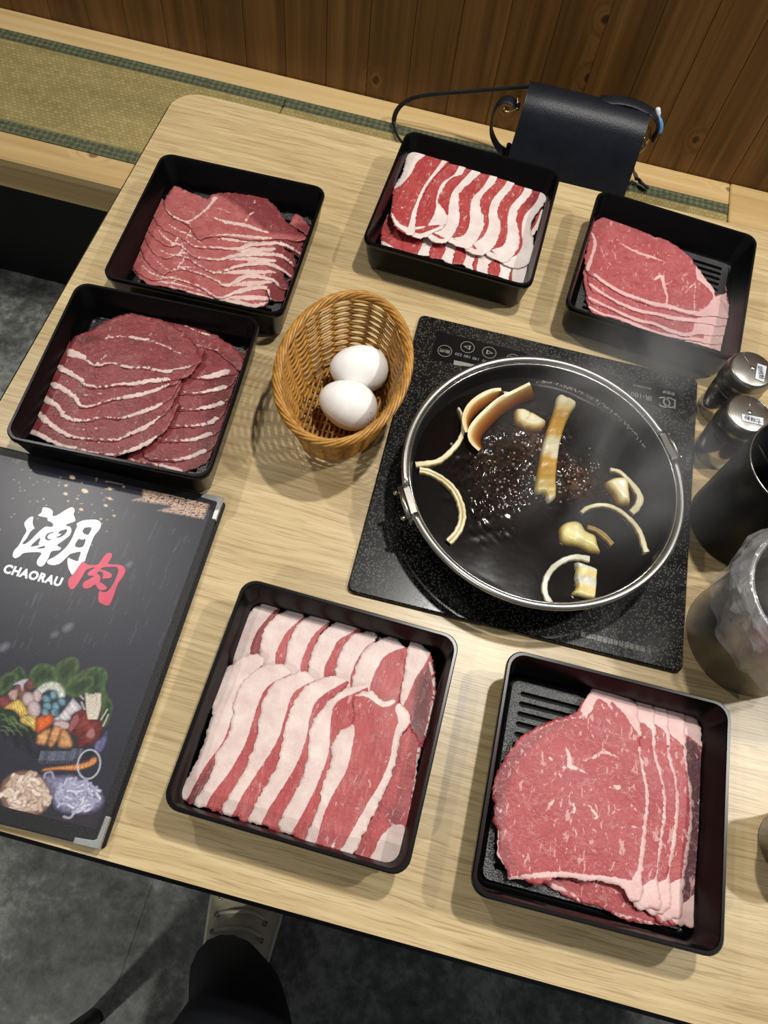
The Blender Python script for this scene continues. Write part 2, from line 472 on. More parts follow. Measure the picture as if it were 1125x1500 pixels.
def slab(outer, z0, z1, holes=()):
    """flat plate with outline and holes"""
    V, fs = fill2d(outer, holes); n = len(V)
    v = [(x, y, z1) for x, y in V] + [(x, y, z0) for x, y in V]
    f = list(fs) + [tuple(i + n for i in q[::-1]) for q in fs]
    cnt = {}
    for q in fs:
        for i in range(3):
            e = (q[i], q[(i + 1) % 3]); cnt[e] = 1
    for (a, b) in cnt:
        if (b, a) not in cnt: f.append((b, a, a + n, b + n))
    return v, f
def vnoise(Q, scale, seed=0):
    """cheap smooth noise -1..1 on xy points"""
    r = np.random.default_rng(seed); out = np.zeros(len(Q))
    for k in range(5):
        a = r.uniform(0, 2 * math.pi); fr = scale * r.uniform(.6, 1.7); ph = r.uniform(0, 7)
        out += np.sin(fr * (Q[:, 0] * math.cos(a) + Q[:, 1] * math.sin(a)) + ph)
    return out / 3
def text_mesh(name, s, center, height, rz, m, parent, loc, bold=0, shear=0, spacing=1, sx=1, thick=.00012):
    c = bpy.data.curves.new(name, 'FONT'); c.body = s; c.size = 1; c.offset = bold; c.shear = shear; c.space_character = spacing
    c.align_x = 'CENTER'; c.align_y = 'CENTER'; c.resolution_u = 3
    o = bpy.data.objects.new(name, c); COL.objects.link(o)
    dg = bpy.context.evaluated_depsgraph_get(); me = bpy.data.meshes.new_from_object(o.evaluated_get(dg))
    bpy.data.objects.remove(o)
    co = np.zeros(len(me.vertices) * 3); me.vertices.foreach_get('co', co); co = co.reshape(-1, 3)
    lo, hi = co.min(0), co.max(0); co = (co - (lo + hi) / 2) * (height / (hi[1] - lo[1])); co[:, 0] *= sx; co[:, 2] = 0
    ca, sa = math.cos(rz), math.sin(rz)
    co = np.c_[co[:, 0] * ca - co[:, 1] * sa, co[:, 0] * sa + co[:, 1] * ca, co[:, 2]] + sub([center], loc)
    me.vertices.foreach_set('co', co.ravel()); me.name = name
    me.materials.clear(); me.materials.append(MATS[m]); me.update()
    ob = bpy.data.objects.new(name, me); COL.objects.link(ob); ob.parent = parent
    return ob
ORD = ['first', 'second', 'third', 'fourth', 'fifth', 'sixth', 'seventh', 'eighth', 'ninth', 'tenth', 'eleventh', 'twelfth']

# ------------------------------------------------------------------ the room
WY = 1.28; BZ = .43
def structure(o): o['kind'] = 'structure'; return o
fl = structure(mesh_obj('floor', *box(-2.0, 1.6, -1.4, WY + .02, -.05, -.004), 'black_matte'))
fl['label'] = 'dark grey concrete-look floor tiles under the table'
tv = None
for i in range(-3, 3):
    for j in range(-1, 2):
        x0 = -.245 + .569 * i; y0 = .33 + 1.138 * j
        x1 = min(x0 + .5687, 1.6); y1 = min(y0 + 1.1377, WY); y0 = max(y0, -1.4)
        x0 = max(x0, -2)
        mesh_obj('tile', *box(x0, x1, y0, y1, -.006, 0, .0003), 'floor', fl)
wall = structure(mesh_obj('wall_back', *box(-2.0, 1.6, WY + .018, WY + .06, 0, 2.4), 'black_matte'))
wall['label'] = 'wall of dark brown stained pine boards behind the bench'
for k in range(-15, 32):
    x0 = -.8005 + .0755 * k
    if x0 < -2 or x0 > 1.55: continue
    g = G(); a, b = x0 + .0002, x0 + .0755 - .0002; bv = .0011
    secs = [[(a, WY + .018, z), (a, WY + bv, z), (a + bv, WY, z), (b - bv, WY, z), (b, WY + bv, z), (b, WY + .018, z)] for z in (BZ - .02, 2.4)]
    g.add(*loft(secs, True, True, True)); g.obj('wall_plank', 'stained_plank', wall)

# bench built along the wall
bench = empty('bench', (-.3, .918, 0), 'pale pine bench along the plank wall carrying tatami mats', 'bench')
bl = (-.3, .918, 0)
def bpart(name, b, m='pine'): return mesh_obj(name, sub(b[0], bl), b[1], m, bench)
bpart('front_board', box(-1.9, 1.5, .918, .9775, BZ - .02, BZ, .0035))
bpart('fascia', box(-1.9, 1.5, .922, .944, .36, BZ - .0205, .002))
bpart('back_board', box(-1.9, .4105, 1.226, WY - .001, BZ - .02, BZ, .002))
bpart('cross_board', box(.4115, .53, .979, WY - .001, BZ - .02, BZ + .001, .002))
bpart('back_board', box(.5315, 1.5, 1.226, WY - .001, BZ - .02, BZ, .002))
bpart('seat_deck', box(-1.9, 1.5, .945, WY - .001, .385, BZ - .021))
bpart('kick_panel', box(-1.9, 1.5, 1.02, 1.04, 0, .384), 'black_matte')
for x0, x1, lab in ((-1.9, -.406, 'long woven tatami mat on the bench at the open end of the table'), (-.4045, .4100, 'woven tatami mat with the navy handbag standing on it'), (.5320, 1.5, 'woven tatami mat beyond the pine cross board')):
    ml = (x0, .98, BZ - .0205)
    tm = empty('tatami_mat', ml, lab, 'tatami mat', 'tatami mats on the bench')
    mesh_obj('woven_cover', sub(box(x0, x1, 1.0045, 1.2005, BZ - .0205, BZ - .001, .002)[0], ml), box(x0, x1, 1.0045, 1.2005, BZ - .0205, BZ - .001, .002)[1], 'tatami', tm)
    for y0, y1 in ((.9785, 1.0045), (1.2005, 1.225)):
        b = box(x0, x1, y0, y1, BZ - .0205, BZ, .002); mesh_obj('cloth_border', sub(b[0], ml), b[1], 'tatami_border', tm)

# ------------------------------------------------------------------ the table
TX0, TX1, TY0, TY1 = -.3897, .83, -.0195, .7765
tl = (.22, .38, 0)
table = empty('dining_table', tl, 'rectangular oak-laminate dining table with rounded corners and thin black edge', 'table')
hobq = [onz(x, y, TZ)[:2] for x, y in ((503, 863), (618, 463), (1020, 556), (993, 986))]
out = rrect(TX0, TX1, TY0, TY1, .032, 8)
v, f = slab(out, TZ - .004, TZ); mesh_obj('table_top', sub(v, tl), f, 'oak', table)
g = G(); i2 = rrect(TX0 - .003, TX1 + .003, TY0 - .003, TY1 + .003, .035, 8)
secs = [[(x, y, z) for x, y in L] for L, z in ((out, TZ - .028), (i2, TZ - .026), (i2, TZ - .003), (out, TZ - .0003))]
g.add(*loft(secs, True)); g.obj('edge_band', 'black_plastic', table, False, tl)
v, f = slab(out, TZ - .028, TZ - .0041); mesh_obj('core_board', sub(v, tl), f, 'black_matte', table)
for x in (-.02, .5):
    mesh_obj('pedestal_column', sub(lathe([(.035, .02), (.035, TZ - .03)], x, .40, 24)[0], tl), lathe([(.035, .02), (.035, TZ - .03)], x, .40, 24)[1], 'black_matte', table, True)
    b = box(x - .04, x + .04, .14, .66, .001, .02, .004); mesh_obj('pedestal_foot', sub(b[0], tl), b[1], 'black_matte', table)

# ------------------------------------------------------------------ meat trays
TS, TH = .1765, .0424
def tray_parts():
    h = TS / 2
    def rr(s, r): return rrect(-s, s, -s, s, r, 6)
    P = [(h - .012, .014, .0), (h - .0075, .016, .0015), (h - .0055, .018, .005), (h - .001, .020, TH - .006), (h, .0205, TH - .005), (h, .0205, TH - .0012), (h - .0008, .02, TH), (h - .0028, .0185, TH), (h - .0036, .018, TH - .0012), (h - .0085, .015, .008), (h - .0105, .0135, .0052), (h - .013, .012, .0045)]
    secs = [[(x, y, z) for x, y in rr(s, r * .62)] for s, r, z in P]
    body = loft(secs, True, True, True)
    ps = h - .0135; outer = rr(ps, .006); holes = []; ridges = G()
    n = 17; L = ps - .007; pitch = 2 * (ps - .006) / n
    for i in range(n):
        y = -ps + .006 + pitch * (i + .5); r = .0021
        holes.append([(L - r + r * math.cos(a), y + r * math.sin(a)) for a in np.linspace(-math.pi / 2, math.pi / 2, 5)] + [(-L + r + r * math.cos(a), y + r * math.sin(a)) for a in np.linspace(math.pi / 2, 3 * math.pi / 2, 5)])
    plate = slab(outer, .0046, .0085, holes)
    return body, plate
TB, TP = tray_parts()
TRAYS = dict(
    TL=((-.2533, .5405), 2.0, 'black square tray of pale pink translucent meat slices at the open table corner'),
    ML=((-.2628, .3550), 3.2, 'black square tray of dark red meat slices touching the menu'),
    TC=((-.0244, .6560), -2.1, 'black square tray of pork belly slices in front of the handbag'),
    TR=((.1908, .6327), -4.7, 'black square tray of pink loin slices behind the spice shakers'),
    BC=((-.0265, .1092), -.8, 'black square tray of thick-fatted pork belly slices beside the menu'),
    BR=((.1908, .1102), .6, 'black square tray of large marbled red beef slices with ribbed floor showing'))
tb0 = tp0 = None
for k, (c, a, lab) in TRAYS.items():
    t_ = empty('meat_tray', (c[0], c[1], TZ + .0003), lab, 'tray', 'square meat trays on the table', math.radians(a))
    if tb0 is None:
        o1 = mesh_obj('tray_body', *TB, 'black_plastic', t_, True); o2 = mesh_obj('ribbed_floor', *TP, 'pebbled', t_)
        tb0, tp0 = o1, o2
        md = o1.modifiers.new('es', 'EDGE_SPLIT'); md.split_angle = math.radians(50)
    else:
        for s_ in (tb0, tp0):
            q = s_.copy(); COL.objects.link(q); q.parent = t_

# ------------------------------------------------------------------ meat slices (outlines read off the photograph, laid on the tray floors)
m_meat('meat_TL', srgb(145, 70, 70), srgb(178, 101, 98), srgb(200, 166, 160), srgb(219, 193, 183), .35, 60, (1, 1, 1), 1.5, .3, srgb(104, 35, 41))
m_meat('meat_ML', srgb(102, 37, 39), srgb(139, 63, 63), srgb(195, 166, 160), srgb(215, 195, 187), .25, 60, (1, 1, 1), 1.5, .34, srgb(79, 23, 28))
m_meat('meat_TC', srgb(147, 45, 46), srgb(177, 77, 75), srgb(212, 195, 189), srgb(227, 215, 210), .6, 60, (1.5, .45, 1), .4, .38, srgb(112, 37, 41), -14)
m_meat('meat_TR', srgb(154, 65, 69), srgb(176, 91, 93), srgb(208, 161, 160), srgb(219, 183, 177), .8, 75, (1, 1, 1), .7, .42, srgb(148, 77, 75))
m_meat('meat_BC', srgb(151, 53, 57), srgb(178, 84, 84), srgb(204, 177, 172), srgb(221, 204, 195), .6, 60, (1.6, .4, 1), .5, .42, srgb(86, 37, 43), -28)
m_meat('meat_BR', srgb(154, 53, 58), srgb(176, 79, 81), srgb(214, 170, 166), srgb(225, 193, 187), 1.0, 62, (1, 1, 1), .9, .42, srgb(86, 45, 50))

DZ = .00095; MT = .00092
def W(pts, z): return np.array([onz(x, y, z)[:2] for x, y in pts])
def meat(tray, cr, poly, layer, fats=(), label='', group='', dark=(), cat='meat slice', seed=0, ragged=.45, z0=.0105, cor=1):
    z = TZ + z0 + layer * DZ
    O = resample(smooth_path(W(cr(poly), z), 5, True), .0016, True)
    nn = np.roll(O, -1, 0) - np.roll(O, 1, 0); nn = np.c_[nn[:, 1], -nn[:, 0]] / (np.linalg.norm(nn, axis=1)[:, None] + 1e-9)
    r = np.random.default_rng(int(seed + layer * 13))
    O = O + nn * (r.normal(0, .00030, len(O)) + .0006 * vnoise(O, 700, int(seed + layer * 2)))[:, None] * ragged / .45
    lo, hi = O.min(0), O.max(0); st = .0021
    gx, gy = np.meshgrid(np.arange(lo[0], hi[0], st), np.arange(lo[1], hi[1], st * .87)); gx[::2] += st / 2
    I = np.c_[gx.ravel(), gy.ravel()] + r.uniform(-.0003, .0003, (gx.size, 2))
    I = I[poly_sd(I, O) > .0011]
    V, fs = fill2d(O, (), I)
    d = np.full(len(V), -20.)
    for it in fats:
        if it[0] == 'l':
            P = smooth_path(W(cr(it[1]), z), 4); w = np.interp(np.linspace(0, 1, len(P)), np.linspace(0, 1, len(it[2])), it[2]) * .001
            d = np.maximum(d, -seg_dist(V, P, w) * 1000)
        elif it[0] == 'edge':
            d = np.maximum(d, it[1] - poly_sd(V, O) * 1000)
        else:
            d = np.maximum(d, poly_sd(V, smooth_path(W(cr(it[1]), z), 4, True)) * 1000)
    dk = np.zeros(len(V))
    for it in dark:
        P = W(cr(it[0]), z); dk = np.maximum(dk, np.clip(.5 + poly_sd(V, P) * 1000 / 5, 0, 1) * it[1])
    sdv = np.abs(poly_sd(V, O))
    zz = z + .0009 * vnoise(V, 75, sum(map(ord, tray))) + .0004 * vnoise(V, 330, int(layer * 2 + seed)) * np.exp(-sdv / .003) 
    n = len(V); c0 = np.array([*V.mean(0), z])
    top = np.c_[V, zz]; bot = np.c_[V, zz - MT]
    f = list(fs) + [tuple(i + n for i in q[::-1]) for q in fs]
    E_ = {(q[i], q[(i + 1) % 3]) for q in fs for i in range(3)}
    f += [(b, a, a + n, b + n) for a, b in E_ if (b, a) not in E_]
    o = mesh_obj('meat_slice', np.vstack([top, bot]) - c0, f, 'meat_' + tray, None, True, {'fat': np.r_[d, d], 'dark': np.r_[dk, dk]})
    o.location = tuple(map(float, c0))
    return tag(o, label, cat, group)
def shingle(edge, up, tail=None):
    """outline of a slice from its visible lower edge and how far it reaches under the slice above"""
    return list(edge) + [(x + up[0], y + up[1]) for x, y in reversed(edge)]

# --- front tray beside the menu (thick-fatted belly)
c = crop(2.5, 230, 840); K = 'BC'
gp = 'belly slices in the tray beside the menu'
under = [[(280, 300), (300, 230), (400, 150), (470, 160), (505, 108), (550, 120), (572, 165), (630, 195), (690, 160), (728, 195), (765, 190), (815, 198), (828, 240), (870, 240), (905, 280), (880, 400), (600, 420), (300, 400)],
         [(148, 600), (170, 570), (196, 528), (260, 480), (400, 560), (560, 600), (560, 960), (540, 986), (500, 975), (430, 955), (375, 935), (330, 905), (280, 890), (250, 800), (200, 640)]]
meat(K, c, under[0], 0, [('p', under[0])], 'white fatty belly slice under the back row in the tray beside menu', gp, seed=3)
meat(K, c, under[1], 1, [('p', [(140, 610), (200, 520), (300, 480), (560, 600), (560, 900), (430, 930), (300, 860)])], 'white fatty belly slice under the front row in the tray beside menu', gp, seed=4)
T = [
 ([(278, 340), (285, 260), (300, 200), (335, 145), (380, 110), (420, 100), (445, 115), (442, 145), (420, 170), (405, 230), (395, 310), (390, 400), (330, 400)], [(425, 140), (375, 200), (350, 250), (340, 300), (336, 400)]),
 ([(370, 340), (378, 260), (395, 200), (430, 160), (480, 132), (515, 130), (537, 150), (530, 180), (505, 205), (490, 260), (480, 350), (470, 420), (400, 420)], [(520, 172), (475, 215), (450, 260), (433, 310), (428, 420)]),
 ([(468, 370), (475, 280), (500, 210), (540, 165), (590, 145), (622, 150), (634, 172), (622, 200), (595, 225), (578, 290), (566, 420), (500, 420)], [(615, 188), (570, 230), (545, 280), (525, 340), (518, 420)]),
 ([(553, 400), (560, 310), (590, 240), (630, 195), (680, 172), (712, 175), (722, 195), (748, 210), (722, 240), (695, 290), (665, 400), (650, 440), (580, 440)], [(725, 210), (665, 245), (640, 290), (612, 350), (604, 440)]),
 ([(650, 410), (658, 330), (680, 270), (720, 225), (770, 212), (806, 224), (800, 244), (778, 272), (755, 315), (745, 410), (735, 450), (670, 450)], [(775, 262), (745, 295), (718, 350), (706, 400), (700, 450)]),
 ([(715, 440), (725, 350), (760, 280), (810, 245), (860, 233), (885, 245), (905, 268), (928, 280), (915, 350), (895, 430), (880, 490), (780, 490)], [(900, 272), (840, 298), (805, 350), (782, 410), (765, 490)]),
]
for i, (pl, b) in enumerate(T):
    fat = b + [(b[-1][0] - 130, b[-1][1] + 20), (pl[1][0] - 60, pl[1][1]), (pl[3][0] - 60, pl[3][1] - 60), (pl[5][0], pl[5][1] - 50), (pl[6][0] + 30, pl[6][1] - 20)]
    meat(K, c, pl, 2 + i, [('p', fat)], f'fat-edged belly slice, {ORD[i]} from the menu in the back row', gp, [(pl, .55)] if i == 0 else (), seed=20 + i)
pl = [(930, 250), (962, 256), (1000, 290), (1015, 350), (1022, 420), (1012, 500), (988, 580), (968, 640), (940, 620), (915, 540), (885, 490), (893, 430), (908, 350), (918, 280)]
meat(K, c, pl, 8, [('p', [(890, 500), (893, 430), (905, 350), (918, 260), (950, 240), (1000, 280), (980, 335), (945, 390), (915, 460)]), ('l', [(1000, 330), (1015, 430), (985, 590)], [3, 2, 2]), ('l', [(920, 520), (960, 560), (985, 600)], [1, .6, 1])],
     'belly slice with dark lean at the hob side of the back row', gp, [([(945, 390), (990, 340), (1010, 400), (1005, 480), (975, 620), (930, 560)], .8)], seed=31)
pl = [(880, 470), (930, 560), (958, 610), (966, 640), (952, 720), (942, 800), (932, 860), (918, 930), (892, 1040), (882, 1076), (840, 1070), (780, 1057), (700, 1040), (690, 960), (760, 800), (850, 700)]
meat(K, c, pl, 9, [('p', [(815, 970), (860, 925), (908, 930), (900, 1030), (885, 1085), (780, 1062), (800, 1010)]), ('l', [(820, 900), (850, 880), (890, 855), (905, 870)], [1, .6, 1, .6]), ('l', [(850, 900), (865, 925)], [1, 2]), ('l', [(960, 640), (945, 760), (925, 880)], [3, 1.5, 2]), ('l', [(870, 770), (900, 790), (925, 780)], [.5, 1, .5])],
     'dark lean belly slice against the hob-side wall of its tray', gp, [([(840, 860), (890, 850), (880, 920), (845, 910)], .5)], seed=32)
B = [
 ([(65, 818), (90, 775), (130, 720), (160, 650), (185, 580), (200, 510), (215, 430), (240, 370), (280, 325), (330, 300), (370, 297), (392, 318), (385, 350), (350, 390), (325, 450), (310, 540), (260, 640), (210, 730), (150, 845), (100, 832)], [(380, 340), (325, 400), (295, 460), (270, 540), (240, 620), (180, 700), (140, 770), (100, 840)]),
 ([(135, 848), (160, 800), (200, 730), (215, 660), (255, 600), (270, 540), (285, 460), (310, 400), (350, 360), (410, 333), (460, 335), (492, 362), (470, 395), (440, 450), (410, 540), (370, 650), (310, 760), (262, 878), (190, 862)], [(475, 375), (405, 415), (370, 480), (345, 560), (320, 630), (270, 720), (210, 800), (165, 870)]),
 ([(238, 872), (260, 820), (310, 740), (340, 670), (365, 600), (375, 530), (390, 460), (430, 400), (490, 370), (540, 358), (578, 385), (570, 420), (530, 470), (510, 560), (480, 680), (420, 800), (355, 912), (290, 893)], [(570, 395), (500, 440), (470, 520), (450, 590), (420, 650), (360, 740), (310, 820), (260, 905)]),
 ([(335, 907), (350, 860), (400, 770), (440, 700), (455, 640), (470, 560), (500, 470), (550, 410), (610, 380), (655, 375), (700, 395), (680, 430), (640, 480), (610, 580), (580, 700), (530, 820), (465, 945), (400, 925)], [(685, 400), (590, 460), (560, 530), (550, 590), (520, 680), (470, 770), (410, 860), (365, 940)]),
 ([(446, 938), (460, 880), (510, 790), (545, 710), (553, 640), (560, 570), (600, 500), (650, 450), (700, 420), (765, 412), (770, 450), (750, 560), (710, 700), (660, 820), (570, 985), (500, 960)], [(745, 430), (655, 475), (635, 560), (630, 650), (600, 740), (560, 830), (480, 965)]),
]
for i, (pl, b) in enumerate(B):
    fat = b + [(b[-1][0] - 60, b[-1][1] + 10), (pl[1][0] - 60, pl[1][1])] + [(x - 60, y - 20) for x, y in pl[4:8]] + [(pl[9][0] - 20, pl[9][1] - 60), (pl[10][0] + 20, pl[10][1] - 60), (b[0][0] + 40, b[0][1] - 20)]
    meat(K, c, pl, 10 + i, [('p', fat)], f'fat-edged belly slice, {ORD[i]} from the menu in the front row', gp, [([(95, 850), (140, 770), (200, 690), (250, 690), (160, 850)], .8)] if i == 0 else (), seed=40 + i)
pl = [(538, 988), (565, 920), (595, 840), (610, 760), (640, 680), (640, 625), (675, 572), (712, 556), (722, 500), (720, 455), (780, 430), (825, 470), (870, 462), (915, 500), (932, 552), (895, 590), (875, 680), (850, 760), (808, 850), (765, 940), (715, 1034), (680, 1030), (620, 1012), (575, 998)]
meat(K, c, pl, 15, [('p', [(530, 1000), (560, 900), (585, 840), (600, 750), (625, 680), (625, 610), (670, 555), (722, 556), (712, 650), (690, 730), (650, 800), (612, 880), (575, 1000)]), ('l', [(900, 500), (905, 540), (880, 600), (868, 680), (840, 770), (795, 860), (750, 950), (705, 1040)], [12, 9, 6, 6, 9, 12, 14, 15]), ('l', [(715, 440), (780, 425), (830, 470), (870, 462)], [4, 14, 9, 3]), ('l', [(690, 940), (640, 1000), (700, 1020)], [.5, 2, 2])],
     'wide red belly slice with two fat bands ending the front row', gp, seed=50)

# --- front tray with ribbed floor (marbled beef)
c = crop(2.528, 680, 940); K = 'BR'; gp = 'marbled beef slices in the ribbed front tray'
def vein(x, y, L, a, w, rr_):
    p = [(x, y)]
    for k in range(3):
        a += rr_.uniform(-.6, .6); x += L / 3 * math.cos(a); y += L / 3 * math.sin(a); p.append((x, y))
    return ('l', p, [w * .6, w, w * .8, .3])
def veins(n, poly, seed, L=(12, 34), w=(.5, 1.2), ang=(1.1, 2.2)):
    rr_ = random.Random(seed); P = np.array(poly, float); lo, hi = P.min(0), P.max(0); out_ = []
    while len(out_) < n:
        x, y = rr_.uniform(lo[0], hi[0]), rr_.uniform(lo[1], hi[1])
        if inside(np.array([[x, y]]), P)[0]: out_.append(vein(x, y, rr_.uniform(*L), rr_.uniform(*ang), rr_.uniform(*w), rr_))
    return out_
pl = [(760, 300), (810, 268), (865, 293), (876, 340), (886, 400), (892, 450), (882, 480), (896, 560), (902, 640), (896, 760), (886, 880), (871, 980), (852, 1056), (815, 1052), (740, 1000), (740, 600)]
meat(K, c, pl, 1, [('p', [(760, 300), (810, 260), (880, 290), (890, 390), (860, 372), (820, 345), (780, 330)]), ('l', [(888, 400), (888, 470), (900, 640), (885, 880), (855, 1050)], [2, 2, 4, 5, 10]), ('p', [(740, 980), (820, 965), (870, 930), (880, 1060), (800, 1060)]), ('l', [(840, 560), (870, 600)], [1, 1]), ('l', [(840, 820), (870, 850)], [1, 1])],
     'darkest beef slice at the bottom of the marbled stack', gp, [([(800, 350), (870, 375), (890, 470), (893, 700), (870, 950), (800, 980)], 1)], seed=60)
pl = [(280, 880), (350, 925), (420, 962), (480, 978), (540, 1002), (600, 1032), (680, 1046), (760, 1050), (800, 1030), (760, 960), (640, 900), (540, 850), (350, 830)]
meat(K, c, pl, 0, [('l', [(330, 905), (400, 935), (430, 965)], [4, 2, 1]), ('l', [(700, 1000), (780, 1010)], [8, 12]), ('l', [(560, 1010), (700, 1045)], [2, 2])], 'orange-red beef slice peeking out below the marbled stack', gp, seed=61)
ST = [
 ([(690, 300), (750, 245), (812, 268), (817, 320), (824, 400), (827, 470), (840, 540), (843, 620), (838, 720), (828, 800), (818, 880), (810, 960), (805, 1012), (770, 1026), (700, 1000), (690, 600)], [(825, 440), (842, 620), (815, 880)], (760, 340)),
 ([(640, 300), (700, 230), (752, 246), (757, 300), (767, 370), (763, 410), (783, 500), (792, 580), (788, 680), (778, 780), (760, 870), (768, 960), (745, 1000), (660, 970), (640, 600)], [(763, 420), (790, 580), (765, 860)], (720, 310)),
 ([(600, 300), (640, 210), (697, 230), (708, 290), (712, 350), (708, 400), (728, 480), (744, 560), (742, 660), (733, 760), (718, 860), (728, 985), (690, 988), (620, 955), (600, 600)], [(708, 410), (743, 580), (722, 850)], (665, 300)),
]
for i, (pl, e, tp) in enumerate(ST):
    x0 = e[1][0]
    meat(K, c, pl, 2 + i, [('l', [(x0 - 40, 300), e[0], e[1], e[2], (e[2][0] + 5, 930)], [1, 4, 3.4, 3.4, 12]), ('p', [(tp[0] - 120, tp[1] - 40), (tp[0] - 40, 180), (pl[2][0] + 10, pl[2][1] - 20), (pl[4][0] + 15, pl[4][1]), tp]), ('p', [(e[2][0] - 90, 930), (e[2][0] - 20, 880), (e[2][0] + 30, 880), (e[2][0] + 30, 1030), (e[2][0] - 90, 1030)]), *veins(4, pl, 70 + i)],
         f'red beef slice with white fat edge, {ORD[3 - i]} from the top of the marbled stack', gp, seed=62 + i)
pl = [(490, 168), (540, 180), (610, 205), (637, 225), (646, 280), (657, 340), (652, 400), (667, 480), (682, 560), (680, 640), (674, 720), (667, 800), (657, 880), (662, 940), (637, 963), (608, 952), (590, 915), (540, 893), (450, 885), (350, 872), (300, 893), (270, 902), (220, 884), (165, 876), (150, 830), (122, 785), (126, 712), (106, 660), (112, 620), (105, 560), (115, 500), (145, 440), (180, 390), (230, 340), (280, 310), (340, 285), (410, 260), (440, 220)]
fat = [('p', [(440, 230), (485, 165), (612, 195), (650, 250), (660, 350), (640, 335), (590, 265), (545, 222), (552, 262), (520, 222), (488, 214), (470, 262), (430, 262)]),
       ('l', [(655, 400), (668, 480), (680, 560), (676, 640), (670, 720), (655, 850), (640, 900), (635, 955)], [5, 4.5, 4, 3.5, 4, 6, 10, 14]),
       ('l', [(160, 880), (250, 868), (350, 862), (450, 874), (540, 884), (600, 905), (640, 930)], [3, 3.5, 4, 4.5, 5, 9, 13]), ('l', [(450, 268), (420, 280), (330, 300), (230, 350)], [3, 1.4, 1, .6]),
       ('l', [(375, 390), (390, 420), (392, 460), (420, 470), (465, 490)], [2, 3.2, 4, 2.4, 1]), ('l', [(392, 455), (370, 470)], [2, 1]), ('l', [(440, 440), (490, 425), (515, 408), (565, 425)], [1.4, 2.6, 2.6, 1]),
       ('l', [(455, 590), (470, 620), (490, 645), (478, 660)], [1.2, 2.6, 3.2, 1]), ('l', [(540, 540), (575, 535), (570, 550)], [1.4, 2.6, 1]), ('l', [(460, 310), (520, 330), (600, 350)], [1, 1.8, .6]),
       ('l', [(318, 430), (330, 440)], [2.4, 2]), ('l', [(315, 605), (332, 590)], [2.8, 1.5]), ('l', [(405, 600), (408, 625), (390, 640)], [2, 1.6, .8]), ('l', [(610, 685), (660, 688)], [1.4, 1.4]), ('l', [(545, 635), (575, 620)], [2, 1]), ('l', [(125, 700), (122, 780), (150, 850)], [1.5, 3, 3]), *veins(85, pl, 9, (10, 30), (.6, 1.5))]
meat(K, c, pl, 6, fat, 'large round marbled beef slice on top of its stack', gp, [([(100, 560), (130, 470), (240, 340), (420, 262), (300, 350), (200, 440), (150, 560), (150, 700), (190, 830), (150, 860), (110, 700)], .38)], seed=66)

# --- pink loin slices behind the shakers
c = crop(3.629, 815, 270); K = 'TR'; gp = 'loin slices in the tray behind the shakers'
E_ = [
 [(500, 775), (620, 812), (700, 835), (790, 862), (860, 885), (918, 902), (916, 850)],
 [(175, 662), (240, 700), (330, 725), (450, 770), (560, 805), (640, 820), (740, 832), (830, 850), (905, 850), (940, 826), (938, 790)],
 [(172, 610), (260, 655), (350, 702), (440, 735), (520, 748), (600, 785), (680, 808), (760, 795), (850, 805), (930, 800), (935, 770)],
 [(178, 540), (250, 590), (330, 640), (430, 680), (530, 695), (620, 718), (720, 730), (800, 740), (870, 755), (925, 745), (922, 705)],
]
for i, e in enumerate(E_):
    pl = shingle(e, (-25, -170))
    n_ = len(e)
    meat(K, c, pl, i, [('l', [(x + 3, y - 10) for x, y in e[:-2]], [4, 3, 5, 4, 6, 5, 8]), ('p', [(e[-3][0] - 120, e[-3][1] - 40), (e[-3][0] - 80, e[-3][1] - 130), (960, e[-1][1] - 130), (960, e[-2][1] + 30), (e[-3][0] - 130, e[-3][1] + 30)])] + ([('p', [(480, 740), (940, 780), (940, 930), (480, 800)])] if i == 0 else []) + veins(5, pl, 80 + i, (14, 40), (.5, 1.1), (0, 1)),
         f'pink loin slice with pale fat, {ORD[4 - i]} from the top behind the shakers', gp, seed=70 + i)
pl = [(198, 203), (240, 180), (300, 174), (350, 193), (430, 235), (520, 275), (600, 303), (660, 343), (712, 388), (745, 436), (792, 500), (838, 556), (850, 600), (890, 625), (912, 690), (905, 712), (830, 700), (760, 703), (680, 688), (600, 662), (520, 650), (430, 622), (350, 590), (270, 540), (205, 495), (168, 470), (150, 400), (165, 330), (180, 262)]
fat = [('l', [(310, 280), (370, 330), (440, 368), (500, 388), (572, 414)], [1.2, 2, 3.4, 3.6, 1]), ('l', [(525, 505), (560, 490), (575, 545), (590, 600), (585, 640)], [3, 4.5, 3, 2.4, 2]), ('l', [(585, 550), (635, 560), (635, 590)], [1.4, 1.4, .6]), ('l', [(585, 530), (620, 512)], [1, .6]),
       ('l', [(205, 478), (270, 528), (350, 578), (430, 606), (520, 634), (600, 646), (680, 672), (760, 685), (900, 700)], [4, 4.5, 5, 3.5, 5, 5, 4, 6, 9]), ('l', [(180, 250), (205, 310), (190, 380), (165, 450)], [2, 4, 3.4, 5]),
       ('p', [(742, 430), (792, 495), (842, 560), (905, 625), (925, 720), (800, 705), (735, 690), (790, 655), (835, 600), (815, 560), (770, 520), (745, 500)]), ('l', [(740, 530), (735, 600), (735, 680)], [1.4, 1.6, 2]), ('l', [(745, 510), (700, 560), (675, 590)], [1.6, 1.4, .6]), ('l', [(270, 400), (310, 445)], [1.6, 1]), *veins(44, pl, 12, (8, 26), (.4, .95), (0, 1.4))]
meat(K, c, pl, 4, fat, 'broad pink loin slice on top of the stack behind the shakers', gp, [([(190, 200), (300, 172), (440, 235), (600, 300), (560, 320), (420, 280), (300, 230), (220, 250)], .45)], seed=75)

